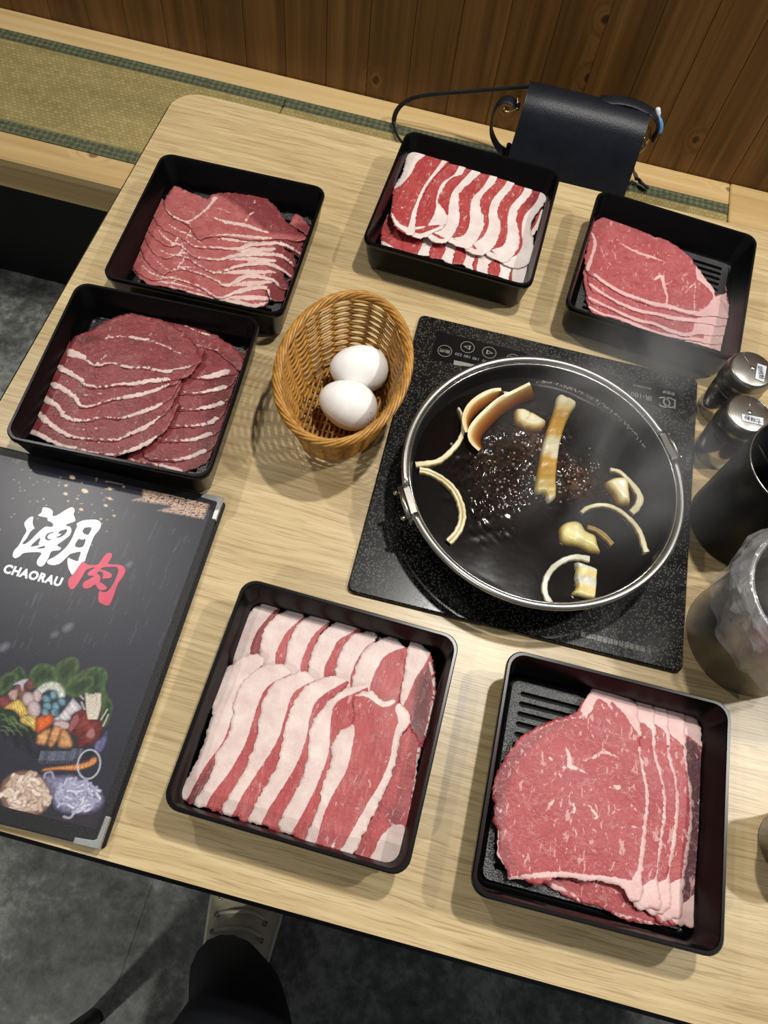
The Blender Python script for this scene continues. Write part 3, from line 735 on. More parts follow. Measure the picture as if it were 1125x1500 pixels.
# --- pork belly by the handbag
c = crop(3.629, 520, 180); K = 'TC'; gp = 'belly slices in the tray before the handbag'
ROWS = [([(140, 640), (145, 520), (170, 470), (260, 560), (300, 620), (255, 690), (200, 665)], [('l', [(140, 640), (200, 665)], [7, 2]), ('l', [(255, 660), (290, 590)], [2, 4]), *veins(8, [(150, 500), (240, 560), (240, 650), (170, 600)], 5, (14, 40), (.5, 1.2), (0, 3))]),
        ([(245, 680), (290, 580), (380, 590), (430, 620), (400, 705), (335, 700)], [('p', [(370, 590), (440, 600), (410, 720), (330, 720), (360, 640)])]),
        ([(392, 706), (440, 610), (540, 640), (552, 670), (525, 750), (460, 728)], [('p', [(490, 620), (560, 640), (540, 760), (460, 740), (480, 680)])]),
        ([(520, 742), (550, 650), (650, 680), (665, 710), (630, 780), (570, 755)], [('p', [(595, 660), (680, 690), (640, 790), (575, 770), (590, 710)])]),
        ([(625, 770), (660, 690), (730, 710), (745, 750), (715, 800)], [('p', [(640, 680), (760, 700), (735, 810), (650, 790), (655, 720)])]),
        ([(708, 795), (735, 725), (830, 745), (850, 770), (830, 835), (770, 815)], [('p', [(775, 735), (860, 750), (840, 850), (765, 830), (775, 780)])]),
        ([(822, 830), (845, 755), (905, 745), (917, 800), (905, 850)], [('p', [(850, 750), (930, 740), (920, 870), (840, 850)])]),
        ([(930, 600), (940, 550), (985, 462), (1006, 470), (995, 520), (955, 590)], [('l', [(945, 590), (985, 530), (1000, 470)], [6, 8, 5])])]
for i, (pl, ft) in enumerate(ROWS):
    lb = f'short belly slice end, {ORD[i]} of the lower row in the handbag tray' if i < 7 else 'narrow belly slice end by the right-hand wall of the handbag tray'
    if i == 7: lb = 'narrow belly slice end curling out beneath the last upper-row slice'
    meat(K, c, pl, i * .5, ft, lb, gp, seed=90 + i)
U = [
 ([(985, 350), (1037, 362), (1012, 420), (952, 500), (936, 560), (947, 620), (942, 700), (912, 757), (850, 767), (780, 735), (770, 640), (790, 500), (850, 400), (930, 340)], [(1000, 345), (962, 420), (902, 490), (885, 570), (890, 640), (860, 700), (790, 725)]),
 ([(905, 318), (948, 330), (932, 380), (882, 440), (857, 500), (872, 580), (872, 650), (832, 712), (790, 737), (690, 690), (690, 600), (710, 480), (780, 360), (850, 300)], [(918, 312), (890, 370), (830, 440), (810, 510), (810, 580), (788, 650), (712, 680)]),
 ([(815, 290), (858, 295), (832, 350), (782, 410), (757, 470), (772, 540), (767, 600), (722, 672), (660, 702), (580, 660), (590, 560), (620, 430), (690, 330), (760, 270)], [(828, 284), (790, 340), (730, 410), (710, 480), (710, 540), (680, 605), (600, 660)]),
 ([(725, 262), (763, 265), (742, 320), (682, 380), (662, 430), (682, 500), (682, 560), (642, 632), (590, 667), (480, 620), (490, 540), (510, 400), (570, 300), (660, 250)], [(737, 258), (680, 340), (625, 400), (610, 470), (610, 530), (580, 595), (510, 620)]),
 ([(600, 232), (645, 238), (672, 252), (640, 292), (562, 362), (552, 420), (557, 500), (542, 560), (502, 622), (450, 642), (370, 590), (390, 520), (400, 380), (460, 290), (540, 230)], [(640, 232), (575, 300), (520, 365), (500, 430), (492, 500), (460, 570), (380, 590)]),
 ([(490, 190), (560, 208), (593, 220), (567, 270), (502, 300), (452, 380), (442, 420), (477, 470), (492, 510), (472, 552), (420, 582), (350, 612), (290, 590), (280, 500), (310, 370), (380, 270), (430, 200)], [(565, 200), (530, 270), (462, 320), (432, 400), (430, 450), (408, 510), (370, 555), (290, 580)]),
]
for i, (pl, b) in enumerate(U):
    far = [(b[-1][0], b[-1][1] + 60)] + [(x + 40, y + 40) for x, y in reversed(pl[1:10])] + [(pl[1][0] + 40, pl[1][1] - 40)]
    far = [(b[-1][0] - 10, b[-1][1] + 70), (pl[-4][0] + 10, pl[-4][1] + 60)] + [(x + 45, y + 25) for x, y in reversed(pl[1:9])] + [(pl[1][0] + 30, pl[1][1] - 40)]
    meat(K, c, pl, 5 + i, [('p', b + far), ('l', pl[-8:-4], [4, 9, 13, 10])], f'wavy belly slice, {ORD[6 - i]} in the upper row of the handbag tray', gp, [([(900, 400), (1000, 340), (960, 430), (900, 470)], .6)] if i == 0 else (), seed=100 + i)
pl = [(292, 150), (350, 150), (400, 165), (440, 175), (505, 190), (480, 230), (445, 262), (388, 340), (348, 410), (328, 480), (318, 560), (305, 598), (250, 582), (212, 552), (190, 490), (200, 400), (208, 335), (250, 275), (265, 210)]
meat(K, c, pl, 12, [('p', [(280, 140), (385, 155), (330, 210), (300, 270), (245, 330), (195, 345), (240, 260), (255, 200)]), ('l', [(480, 195), (435, 255), (375, 335), (335, 420), (310, 500)], [6, 4, 3, 3.5, 5]), ('l', [(318, 470), (310, 540), (300, 590)], [5, 9, 12]), ('l', [(192, 480), (230, 545), (305, 580)], [2, 5, 9]), ('l', [(235, 430), (250, 450), (275, 440)], [1, 1.6, .6]), *veins(14, [(210, 380), (320, 250), (400, 240), (330, 400), (250, 520), (205, 480)], 8, (12, 36), (.4, 1), (0, 3))],
     'broad lean belly slice heading the upper row of the handbag tray', gp, seed=108)

# --- pale pink slices at the table corner
c = crop(3.125, 140, 200); K = 'TL'; gp = 'pale pink slices in the corner tray'
E_ = [
 [(163, 540), (165, 600), (210, 655), (260, 680), (330, 690), (450, 722), (550, 748), (640, 768), (720, 782), (790, 766), (778, 700), (740, 690)],
 [(175, 510), (168, 560), (175, 600), (220, 640), (280, 662), (350, 652), (480, 692), (560, 745), (640, 722), (720, 704), (780, 700), (800, 750), (862, 750), (870, 690)],
 [(205, 445), (203, 510), (240, 580), (310, 632), (355, 612), (420, 612), (530, 650), (600, 688), (690, 650), (800, 660), (850, 700), (882, 690), (860, 620)],
 [(215, 395), (222, 460), (265, 535), (325, 560), (365, 545), (420, 560), (540, 625), (650, 600), (760, 588), (840, 610), (900, 650), (905, 600), (860, 540)],
 [(245, 345), (230, 390), (242, 435), (290, 482), (335, 505), (385, 500), (450, 552), (560, 568), (650, 550), (760, 545), (850, 555), (910, 600), (905, 550), (860, 500)],
 [(258, 298), (260, 355), (300, 418), (350, 445), (400, 468), (450, 505), (540, 515), (650, 520), (720, 500), (850, 498), (942, 548), (940, 500), (880, 450)],
]
for i, e in enumerate(E_):
    pl = shingle(e, (35, -95))
    mid = [(x, y - 6) for x, y in e[1:-2]]
    meat(K, c, pl, i, [('l', [(x + 34, y - 16) for x, y in e[2:6]], [1.2, 2, 2, 1.4]), ('l', mid[3:], [1, 1.8, 2.4, 4, 8, 5, 1]), ('l', [(e[4][0] + 20, e[4][1] - 10), (e[4][0] + 60, e[4][1] - 70)], [2, 1.2]), ('l', [(560, e[-5][1] - 30), (700, e[-5][1] - 30), (820, e[-4][1] - 40)], [1.5, 7, 3])],
         f'thin pale pink slice, {ORD[6 - i]} from the top in the corner tray', gp, [([(840, 400), (980, 400), (980, 760), (760, 790), (800, 600)], .75)], seed=120 + i)
pl = [(315, 292), (345, 245), (375, 230), (405, 243), (460, 266), (512, 286), (530, 268), (570, 260), (650, 262), (700, 270), (750, 255), (790, 290), (830, 330), (880, 400), (965, 456), (925, 482), (880, 472), (800, 468), (700, 472), (600, 458), (520, 462), (470, 470), (430, 412), (400, 392), (350, 366), (318, 330)]
meat(K, c, pl, 6.5, [('l', [(320, 332), (360, 366), (420, 388), (480, 355), (530, 310), (545, 285)], [1, 2.4, 3, 2.4, 3, 6]), ('l', [(540, 370), (600, 392), (680, 402), (790, 436)], [1.4, 4, 5, 2]), ('l', [(560, 330), (620, 350)], [1, .6]), ('l', [(690, 380), (705, 355), (740, 340)], [2.4, 1.2, .8]), ('l', [(700, 310), (730, 302), (725, 285)], [1, 1, .6]), ('l', [(510, 455), (600, 450), (700, 455), (800, 462)], [1, 2.5, 5, 3]), ('l', [(425, 385), (432, 412)], [2, 1])],
     'folded pale pink slice on top in the corner tray', gp, [([(540, 255), (700, 262), (800, 280), (980, 460), (800, 440), (650, 320)], .8)], seed=130)

# --- dark red slices touching the menu
c = crop(2.8125, 0, 400); K = 'ML'; gp = 'dark red slices in the tray touching the menu'
RC = [
 [(520, 772), (600, 788), (680, 805), (735, 822), (812, 802), (850, 780), (870, 750)],
 [(590, 758), (690, 778), (770, 768), (838, 742), (870, 730), (892, 700)],
 [(640, 685), (720, 698), (800, 692), (862, 672), (890, 665), (912, 640)],
 [(680, 625), (760, 637), (852, 628), (890, 610), (922, 580)],
 [(700, 550), (780, 568), (850, 562), (912, 542), (940, 525), (952, 500)],
 [(712, 485), (800, 503), (870, 492), (922, 478), (960, 455), (976, 430)],
]
for i, e in enumerate(RC):
    pl = shingle(e, (45, -120))
    meat(K, c, pl, i, [('l', [(x, y - 7) for x, y in e[:4]], [.8, 1, 4, 6.5])], f'dark red slice, {ORD[7 - i]} down the basket-side row of the menu tray', gp, [([(860, 400), (1010, 300), (1010, 800), (820, 830)], .5)], seed=140 + i)
pl = [(790, 290), (880, 318), (962, 368), (978, 408), (920, 424), (860, 440), (800, 436), (740, 400), (720, 300)]
meat(K, c, pl, 6, [('l', [(820, 432), (870, 425), (935, 405)], [1.5, 6, 6]), ('l', [(800, 295), (860, 310), (920, 330)], [1, 2, 1])], f'dark red slice, {ORD[1]} down the basket-side row of the menu tray', gp, seed=147)
pl = [(668, 163), (702, 166), (760, 205), (850, 240), (930, 280), (985, 322), (1002, 362), (985, 402), (900, 332), (800, 292), (690, 250)]
meat(K, c, pl, 7, [('l', [(690, 170), (780, 225), (880, 262)], [1, 1.5, 1]), ('l', [(810, 295), (900, 320)], [2, 1])], f'folded red slice, {ORD[0]} down the basket-side row of the menu tray', gp, seed=148)
LC = [
 [(115, 625), (122, 660), (160, 678), (230, 712), (320, 733), (400, 748), (470, 755), (540, 738), (600, 712), (640, 682), (690, 640)],
 [(148, 560), (155, 590), (190, 622), (245, 660), (300, 684), (380, 690), (470, 694), (540, 668), (600, 642), (655, 600), (700, 560)],
 [(175, 500), (180, 525), (225, 552), (270, 605), (340, 614), (420, 600), (500, 604), (560, 588), (640, 560), (665, 540), (715, 500)],
 [(208, 440), (212, 468), (255, 486), (300, 518), (332, 556), (390, 549), (450, 528), (520, 518), (600, 503), (690, 465), (730, 450)],
 [(235, 375), (240, 398), (275, 416), (325, 448), (355, 470), (420, 474), (480, 464), (560, 463), (640, 449), (700, 442), (790, 415)],
]
for i, e in enumerate(LC):
    pl = shingle(e, (50, -110))
    meat(K, c, pl, 8 + i, [('l', [(x + 4, y - 8) for x, y in e[1:10]], [7, 6, 5, 3.6, 2.4, 1.5, 1.8, 3, 6, 5, 1.5]), ('l', [(330, e[5][1] - 45), (430, e[5][1] - 55)], [.5, .8])],
         f'dark red slice with a white fat line, {ORD[5 - i]} down the menu-side row', gp, [([(100, 600), (200, 440), (260, 480), (240, 720), (100, 700)], .3)], seed=150 + i)
pl = [(305, 262), (380, 230), (450, 190), (520, 167), (560, 167), (610, 180), (660, 192), (700, 210), (760, 250), (800, 290), (827, 340), (832, 362), (785, 388), (720, 396), (690, 411), (600, 397), (520, 392), (460, 374), (400, 388), (360, 370), (330, 352), (276, 340), (285, 305)]
meat(K, c, pl, 13, [('l', [(440, 265), (510, 260), (570, 270), (640, 285), (740, 328)], [2, 1.5, 3.4, 1.6, 1.4]), ('l', [(280, 325), (340, 348)], [9, 7]), ('l', [(340, 348), (365, 368), (400, 381), (460, 370), (530, 388), (600, 391), (690, 404), (785, 382)], [4, 3, 3, 2.4, 3, 2.4, 5, 2]), ('l', [(400, 372), (455, 325)], [1.6, .6]), ('l', [(440, 270), (450, 255)], [2, 1])],
     'dark red slice on top of the menu-side row', gp, [([(300, 270), (380, 255), (430, 270), (330, 300)], .7)], seed=160)

# ------------------------------------------------------------------ induction hob
hl = (.1065, .380, TZ)
HA = math.radians(1.0)
hob = empty('induction_hob', hl, 'black patterned glass induction hob set into the table under the pot', 'hob', None, HA)
hx, hy = .1445, .1545
def hlocal(p):                                       # world xy -> hob local
    d = np.asarray(p)[:2] - np.array(hl[:2]); ca, sa = math.cos(-HA), math.sin(-HA)
    return np.array([d[0] * ca - d[1] * sa, d[0] * sa + d[1] * ca])
def rz_loop(L, z): return [(x, y, z) for x, y in L]
v, f = loft([rz_loop(rrect(-hx, hx, -hy, hy, .006, 4), .0002), rz_loop(rrect(-hx, hx, -hy, hy, .006, 4), .0036), rz_loop(rrect(-hx + .001, hx - .001, -hy + .001, hy - .001, .0055, 4), .0046)], True, True, True)
mesh_obj('glass_plate', v, f, 'hob', hob)
HZ = .0046
def hp(x, y, z=TZ + HZ): return hlocal(onz(x, y, z))
cp = crop(5.114, 610, 460)
pc = [hp(*q) for q in cp([(155, 128), (825, 293), (775, 480), (105, 335)])]
panel = mesh_obj('control_panel', *slab(pc[::-1], HZ + .00005, HZ + .0002), 'black_plastic', hob)
PZ = HZ + .0003
def ring2d(cx, cy, r, w, n=28):
    a = [(cx + r * math.cos(2 * math.pi * i / n), cy + r * math.sin(2 * math.pi * i / n)) for i in range(n)]
    b = [(cx + (r - w) * math.cos(2 * math.pi * i / n), cy + (r - w) * math.sin(2 * math.pi * i / n)) for i in range(n)]
    return slab(a, PZ, PZ + .0001, [b])
for i, q in enumerate([(212, 278), (382, 250), (545, 290), (725, 345)]):
    cx, cy = hp(*cp([q])[0])
    bt = mesh_obj('touch_button', *ring2d(cx, cy, .0072, .0006), 'print_grey', panel)
    if i in (1, 2):
        s_ = -1 if i == 1 else 1
        tri = lambda k: [(cx + s_ * .0042 * k, cy), (cx - s_ * .003 * k, cy + .0028 * k), (cx - s_ * .003 * k, cy - .0028 * k)][::s_]
        mesh_obj('arrow_mark', *slab(tri(1), PZ, PZ + .0001, [tri(.55)]), 'print_grey', panel)
    else:
        text_mesh('button_text', '開/關' if i == 0 else '功能\n切換', (cx, cy, PZ + .0001), .0042 if i == 0 else .0085, math.pi, 'print_grey', panel, (0, 0, 0), .01)
for s_, q in (('220', (315, 305)), ('180', (378, 320)), ('140', (443, 337)), ('90', (510, 354))):
    cx, cy = hp(*cp([q])[0]); text_mesh('temperature_text', s_, (cx, cy, PZ + .0001), .0034, math.pi, 'print_grey', panel, (0, 0, 0))
bar = [hp(*q) for q in cp([(282, 347), (560, 408), (560, 414), (276, 382)])]
mesh_obj('level_bar', *slab(bar[::-1], PZ, PZ + .0001), 'print_grey', panel)
cq = crop(7.5, 880, 530)
tg_ = [hp(*q) for q in cq([(268, 180), (850, 320), (830, 550), (240, 400)])]
plate_ = mesh_obj('brand_plate', *slab(tg_[::-1], HZ + .00005, HZ + .0002), 'black_plastic', hob)
for s_, q, h_ in (('IR-180T', (415, 375), .0058), ('御鼎鴻', (745, 350), .0056), ('(06)3388478', (455, 275), .0034)):
    cx, cy = hp(*cq([q])[0]); text_mesh('model_text', s_, (cx, cy, PZ + .0001), h_, math.pi, 'print_grey', plate_, (0, 0, 0), .012 if h_ > .005 else 0)
for q in ((690, 445), (755, 450)):                    # the two interlocked rings and the bar of the emblem
    cx, cy = hp(*cq([q])[0]); open_l = q[0] < 720
    a0 = math.radians(40); aa = np.linspace(a0, 2 * math.pi - a0, 22) + (math.pi if not open_l else 0) + (math.pi if open_l else math.pi) 
    aa = np.linspace(a0, 2 * math.pi - a0, 22) + (math.pi if open_l else 0)
    o_ = [(cx + .0068 * math.cos(a), cy + .0064 * math.sin(a)) for a in aa] + [(cx + .0052 * math.cos(a), cy + .0048 * math.sin(a)) for a in aa[::-1]]
    mesh_obj('emblem_ring', *slab(o_, PZ, PZ + .0001), 'print_grey', plate_)
e_ = [hp(*q) for q in cq([(800, 515), (808, 415), (826, 415), (818, 518)])]
mesh_obj('emblem_bar', *slab(e_, PZ, PZ + .0001), 'print_grey', plate_)
cw = crop(4.6875, 760, 860)
p0, p1 = hp(*cw([(425, 322)])[0]), hp(*cw([(905, 440)])[0]); cc_ = (p0 + p1) / 2
tw = text_mesh('warning_text', '使用後面板仍有餘熱請勿觸摸', (cc_[0], cc_[1], HZ + .0003), .0052, math.pi + math.atan2(p1[1] - p0[1], p1[0] - p0[0]), 'print_grey', hob, (0, 0, 0), .01)
L_ = max(v.co.x for v in tw.data.vertices) - min(v.co.x for v in tw.data.vertices); want = np.linalg.norm(p1 - p0)
for v_ in tw.data.vertices: v_.co.x = cc_[0] + (v_.co.x - cc_[0]) * want / L_

# ------------------------------------------------------------------ pot
PX, PY = .1030, .3530; RZ = TZ + .0505
pl_ = (PX, PY, TZ + .0047)
pot = empty('sukiyaki_pot', pl_, 'round black iron sukiyaki pot with steel bail handles simmering on the hob', 'pot')
z_ = TZ + .0049
prof = [(.088, z_), (.098, z_ + .002), (.1065, z_ + .010), (.1125, z_ + .026), (.1160, RZ - .001), (.1168, RZ + .0006), (.1160, RZ + .0012), (.1150, RZ + .0006), (.1140, RZ - .002), (.1105, z_ + .027), (.1045, z_ + .013), (.097, z_ + .006), (.06, z_ + .005)]
v, f = lathe(prof, PX, PY, 96); mesh_obj('pot_body', sub(v, pl_), f, 'pot_iron', pot, True)
v, f = tube([(PX + .1162 * math.cos(a), PY + .1162 * math.sin(a), RZ + .0008) for a in np.linspace(0, 2 * math.pi, 96, endpoint=False)], .0009, 6, True)
mesh_obj('rim_edge', sub(v, pl_), f, 'steel', pot, True)
# hinge brackets: left bracket near (585,738), right bracket near (985,655)
def pang(x, y): q = onz(x, y, RZ); return math.atan2(q[1] - PY, q[0] - PX)
aL, aR = pang(587, 738), pang(985, 652)
RH = .1200
for (a0, a1) in ((aL % (2 * math.pi) - .13, aR + .10), (aL % (2 * math.pi) + .10, aR + 2 * math.pi - .13)):
    lo_, hi_ = min(a0, a1), max(a0, a1)
    pth = [(PX + RH * math.cos(a), PY + RH * math.sin(a), RZ + .0015 + (.0015 * math.sin(math.pi * k / 59))) for k, a in enumerate(np.linspace(lo_, hi_, 60))]
    v, f = tube(pth, .0030, 12); mesh_obj('bail_handle', sub(v, pl_), f, 'steel_bar', pot, True)
for a in (aL, aR):
    ca, sa = math.cos(a), math.sin(a)
    def bp(r, s, z): return (PX + r * ca - s * sa, PY + r * sa + s * ca, z)
    g = G()
    for r0, r1, h in ((.1172, .1225, .012),):
        prof2 = [(-.017, -.010), (-.014, -.014), (-.006, -.011), (.006, -.011), (.014, -.014), (.017, -.010), (.017, .0005), (.012, .003), (-.012, .003), (-.017, .0005)]
        s0 = [bp(r0, s, RZ + z) for s, z in prof2]; s1 = [bp(r1, s, RZ + z) for s, z in prof2]
        g.add(*loft([s0, s1], True, True, True))
    br_ = g.obj('hinge_bracket', 'steel_dull', pot, False, pl_)
    g = G(); g.add(*tube([bp(.1245, -.015, RZ + .0005), bp(.1255, 0, RZ + .0020), bp(.1245, .015, RZ + .0005)], .0021, 8)); g.obj('hinge_pin', 'steel_dull', br_, True, pl_)
    for s in (-.012, .012):
        g = G(); cx_, cy_, cz_ = bp(.1285, s, RZ - .003)
        g.add(*lathe([(.0001, cz_ + .0026), (.0016, cz_ + .002), (.0023, cz_ + .0006), (.0023, cz_ - .0008), (.0014, cz_ - .002)], cx_, cy_, 10)); g.obj('rivet', 'steel', br_, True, pl_)

# ------------------------------------------------------------------ broth
BR_Z = TZ + .0365; BR_R = .1113
t = NT('broth'); fr = t.attr('froth'); v = t.geo()
n = t.noise(v, 260, 4, .7)
c_ = t.mix(t.math('MULTIPLY', fr, t.rng(n, .35, .7)), srgb(17, 12, 10), srgb(104, 72, 52))
t.base(c_, .12, 0, .5); t.b.inputs['IOR'].default_value = 1.36
t.bump(t.noise(v, 60, 2), .05, .002); MATS['broth'] = t.m
rr, vv_, ff = 118, [], []
rad = np.r_[0, np.linspace(.0009, BR_R, 112)]; NA = 190
Q = [(PX, PY)] + [(PX + r * math.cos(2 * math.pi * i / NA), PY + r * math.sin(2 * math.pi * i / NA)) for r in rad[1:] for i in range(NA)]
Q = np.array(Q)
def blob(x, y, rx): c0 = onz(x, y, BR_Z)[:2]; return np.exp(-((np.linalg.norm(Q - c0, axis=1) / (rx * .00047)) ** 2))
boil = np.clip(blob(745, 690, 70) + blob(720, 740, 50) + blob(790, 640, 50) + .9 * blob(850, 680, 50) + .8 * blob(700, 650, 40), 0, 1.2)
froth = np.clip(1.0 * blob(845, 705, 36) + .8 * blob(790, 645, 38) + .25 * blob(735, 660, 60) + .2 * blob(740, 720, 60), 0, 1)
act = boil * np.clip(.35 + .9 * vnoise(Q, 130, 9), 0, 1.2)
hz = act * (.0012 * vnoise(Q, 380, 1) + .0007 * vnoise(Q, 800, 2) + .0004 * np.maximum(vnoise(Q, 1300, 3), 0)) + .0002 * vnoise(Q, 90, 4)
hz *= np.clip((BR_R - np.linalg.norm(Q - np.array([PX, PY]), axis=1)) / .006, 0, 1)
vv_ = np.c_[Q, BR_Z + hz]
ff = [(0, 1 + i, 1 + (i + 1) % NA) for i in range(NA)]
for k in range(len(rad) - 2):
    for i in range(NA):
        a, b = 1 + k * NA + i, 1 + k * NA + (i + 1) % NA; ff.append((a, a + NA, b + NA, b))
bo = (PX, PY, BR_Z)
broth = mesh_obj('broth', vv_ - np.array(bo), ff, 'broth', None, True, {'froth': froth}); broth.location = bo
tag(broth, 'dark brown simmering sukiyaki broth filling the pot', 'broth')
# bubbles: countless, one object
t = NT('bubble'); t.base((.5, .42, .36, 1), .05, 0, .8); t.b.inputs['Alpha'].default_value = .55; t.b.inputs['IOR'].default_value = 1.3; MATS['bubble'] = t.m
g = G()
def dome(x, y, z, r, n=7):
    secs = [[(x + r * c_ * math.cos(2 * math.pi * i / n), y + r * c_ * math.sin(2 * math.pi * i / n), z + r * s_) for i in range(n)] for c_, s_ in ((1, 0), (.85, .5), (.45, .85))]
    return loft(secs, True, False, True)
cnt = 0
while cnt < 420:
    i = rng.randrange(len(Q))
    if rng.random() < (.25 * boil[i] + .75 * froth[i]) ** 1.3:
        x, y = Q[i] + nrng.normal(0, .0006, 2); g.add(*dome(x, y, BR_Z + hz[i] - .0002, rng.choice((.0003, .0004, .0006, .0011)) * rng.uniform(.8, 1.3))); cnt += 1
for k in range(150):                                   # foam line along the wall
    a = pang(rng.uniform(800, 910), 590 + rng.uniform(0, 8)) if False else rng.uniform(.62, 1.75)
    r = BR_R - abs(rng.gauss(0, .0016)) - .0012
    g.add(*dome(PX + r * math.cos(a), PY + r * math.sin(a), BR_Z, rng.uniform(.0004, .0009)))
o = g.obj('foam_bubbles', 'bubble', None, True, bo); o.location = bo
tag(o, 'tiny boiling bubbles and foam scattered over the broth', 'bubbles', None, 'stuff')

# ------------------------------------------------------------------ onion, leek and garlic in the broth
def bandcol(V, stops, key, seed):
    """colour from a per-vertex key 0..1 through stops"""
    ks = [s[0] for s in stops]; cs = np.array([srgb(*s[1])[:3] for s in stops])
    k = np.clip(key + .035 * vnoise(V[:, :2], 500, seed), 0, 1)
    return np.c_[[np.interp(k, ks, cs[:, j]) for j in range(3)]].T
def onion_arc(name, px, w, label, group, seed, above=.0035, depth=.006, cols=None, line=True):
    P = resample(smooth_path([onz(x, y, BR_Z + above) for x, y in px], 8), .0016)
    _, tg = frames(P, False); w = np.interp(np.linspace(0, 1, len(P)), np.linspace(0, 1, len(w)), w)
    secs = []; key = []
    prof_ = [(-.5, -depth), (-.5, -.0012), (-.42, -.0002), (-.2, .0002), (-.02, -.0001 if not line else -.0006), (.06, -.0001 if not line else -.0006), (.25, .0002), (.42, -.0002), (.5, -.0012), (.5, -depth)]
    kk = [.9, .55, .3, .1, .75 if line else .15, .75 if line else .15, .05, .3, .6, .95]
    for i in range(len(P)):
        s = np.cross(tg[i], (0, 0, 1)); s /= np.linalg.norm(s)
        wob = 1 + .12 * math.sin(i * 1.3 + seed) * math.sin(i * .37)
        secs.append([P[i] + s * (a * w[i] * wob) + np.array([0, 0, b + .0006 * math.sin(i * .3 + seed)]) for a, b in prof_]); key += kk
    v, f = loft(secs, True, True, True); v = np.array(v); c0 = P[len(P) // 2]
    col = bandcol(v, cols or [(0, (224, 214, 176)), (.3, (206, 194, 150)), (.75, (160, 138, 84)), (1, (120, 84, 40))], np.array(key), seed)
    o = mesh_obj(name, v - c0, f, 'onion', None, True, {'col': col}); o.location = tuple(c0)
    md = o.modifiers.new('es', 'EDGE_SPLIT'); md.split_angle = math.radians(60)
    return tag(o, label, 'onion', group)
def onion_wall(name, top, bot, zt, zb, label, group, seed, thick=.0022, ends=None):
    """curved wall of an onion layer: rim line (top) and water line (bot)"""
    n = 26
    A = resample(smooth_path([onz(x, y, BR_Z + zt) for x, y in top], 8), 1e-9 + 1) if False else None
    def rs(px, z):
        P = smooth_path([onz(x, y, BR_Z + (z if not hasattr(z, '__len__') else z[i])) for i, (x, y) in enumerate(px)], 8)
        d = np.r_[0, np.cumsum(np.linalg.norm(np.diff(P, axis=0), axis=1))]; s = np.linspace(0, d[-1], n)
        return np.c_[[np.interp(s, d, P[:, k]) for k in range(3)]].T
    A, B = rs(top, zt), rs(bot, zb)
    _, tg = frames(A, False); secs = []; key = []
    for i in range(n):
        s = np.cross(tg[i], (0, 0, 1)); s /= np.linalg.norm(s)
        if s @ (B[i] - A[i]) > 0: s = -s
        ins = [A[i] + (B[i] - A[i]) * u for u in (0, .2, .45, .7, 1)]
        outp = [p + s * thick for p in ins[::-1]]; outp[-1] = outp[-1] + np.array([0, 0, .0004])
        secs.append(ins + outp); key += [.12, .35, .55, .75, 1, .8, .5, .4, .3, .05]
    v, f = loft(secs, True, True, True); v = np.array(v); c0 = A[n // 2]
    col = bandcol(v, [(0, (224, 214, 176)), (.15, (214, 190, 134)), (.42, (170, 108, 44)), (.75, (122, 66, 22)), (1, (72, 36, 14))], np.array(key), seed)
    o = mesh_obj(name, v - c0, f, 'onion', None, True, {'col': col}); o.location = tuple(c0)
    md = o.modifiers.new('es', 'EDGE_SPLIT'); md.split_angle = math.radians(60)
    return tag(o, label, 'onion', group)
def lump(name, px, h, label, cat, group, seed, cols, zb=-.002, grad=None, groove=None, edge=None):
    Z = BR_Z + h * .6
    O = resample(smooth_path([onz(x, y, Z)[:2] for x, y in px], 6, True), .0011, True)
    lo, hi = O.min(0), O.max(0); st = .0012
    gx, gy = np.meshgrid(np.arange(lo[0], hi[0], st), np.arange(lo[1], hi[1], st)); I = np.c_[gx.ravel(), gy.ravel()]; I = I[poly_sd(I, O) > .0007]
    V, fs = fill2d(O, (), I); sd = np.maximum(poly_sd(V, O), 0); mx = sd.max()
    z = BR_Z + .0004 + (h - .0004) * np.minimum(1, (sd / (edge or mx * .45))) ** (.6 if edge else .38) + .0004 * vnoise(V, 500, seed)
    key = np.clip(1 - sd / (mx * .7), 0, 1)
    if groove is not None:
        gd = seg_dist(V, np.array([onz(x, y, Z)[:2] for x, y in groove])); z -= .0012 * np.exp(-(gd / .0009) ** 2); key = np.maximum(key, .8 * np.exp(-(gd / .0007) ** 2))
    if grad is not None:
        a, b = onz(*grad[0], Z)[:2], onz(*grad[1], Z)[:2]; key = ((V - a) @ (b - a)) / ((b - a) @ (b - a))
    n = len(V); c0 = np.array([*V.mean(0), BR_Z]); bot = np.c_[V, np.full(n, BR_Z + zb - .002)]
    f = list(fs) + [tuple(i + n for i in q[::-1]) for q in fs]; E2 = {(q[i], q[(i + 1) % 3]) for q in fs for i in range(3)}
    f += [(b, a, a + n, b + n) for a, b in E2 if (b, a) not in E2]
    VV = np.vstack([np.c_[V, z], bot]); col = bandcol(VV, cols, np.r_[key, np.ones(n)] if grad is None else np.r_[key, key], seed)
    o = mesh_obj(name, VV - c0, f, 'onion', None, True, {'col': col}); o.location = tuple(c0)
    return tag(o, label, cat, group)
c5 = crop(5.921, 590, 550); c7 = crop(8.036, 560, 680); c6 = crop(4.327, 740, 550); c8 = crop(4.6875, 760, 680)
go = 'onion strips in the broth'
onion_arc('onion_strip', c5([(482, 280), (515, 340), (530, 420), (522, 490), (488, 570), (438, 630), (370, 695), (300, 742), (220, 758), (112, 765)]), [.0022, .0036, .0046, .0050, .0048, .0056], 'thin S-curved onion strip reaching the pot wall by the basket', go, 1, line=False)
onion_arc('onion_strip', c7([(440, 65), (560, 85), (700, 160), (830, 280), (905, 400), (945, 540), (935, 680), (880, 800), (780, 910)]), [.0060, .0058, .0062, .0064, .0064], 'thick curved onion strip with a split top near the hinge bracket', go, 2, .004, .008)
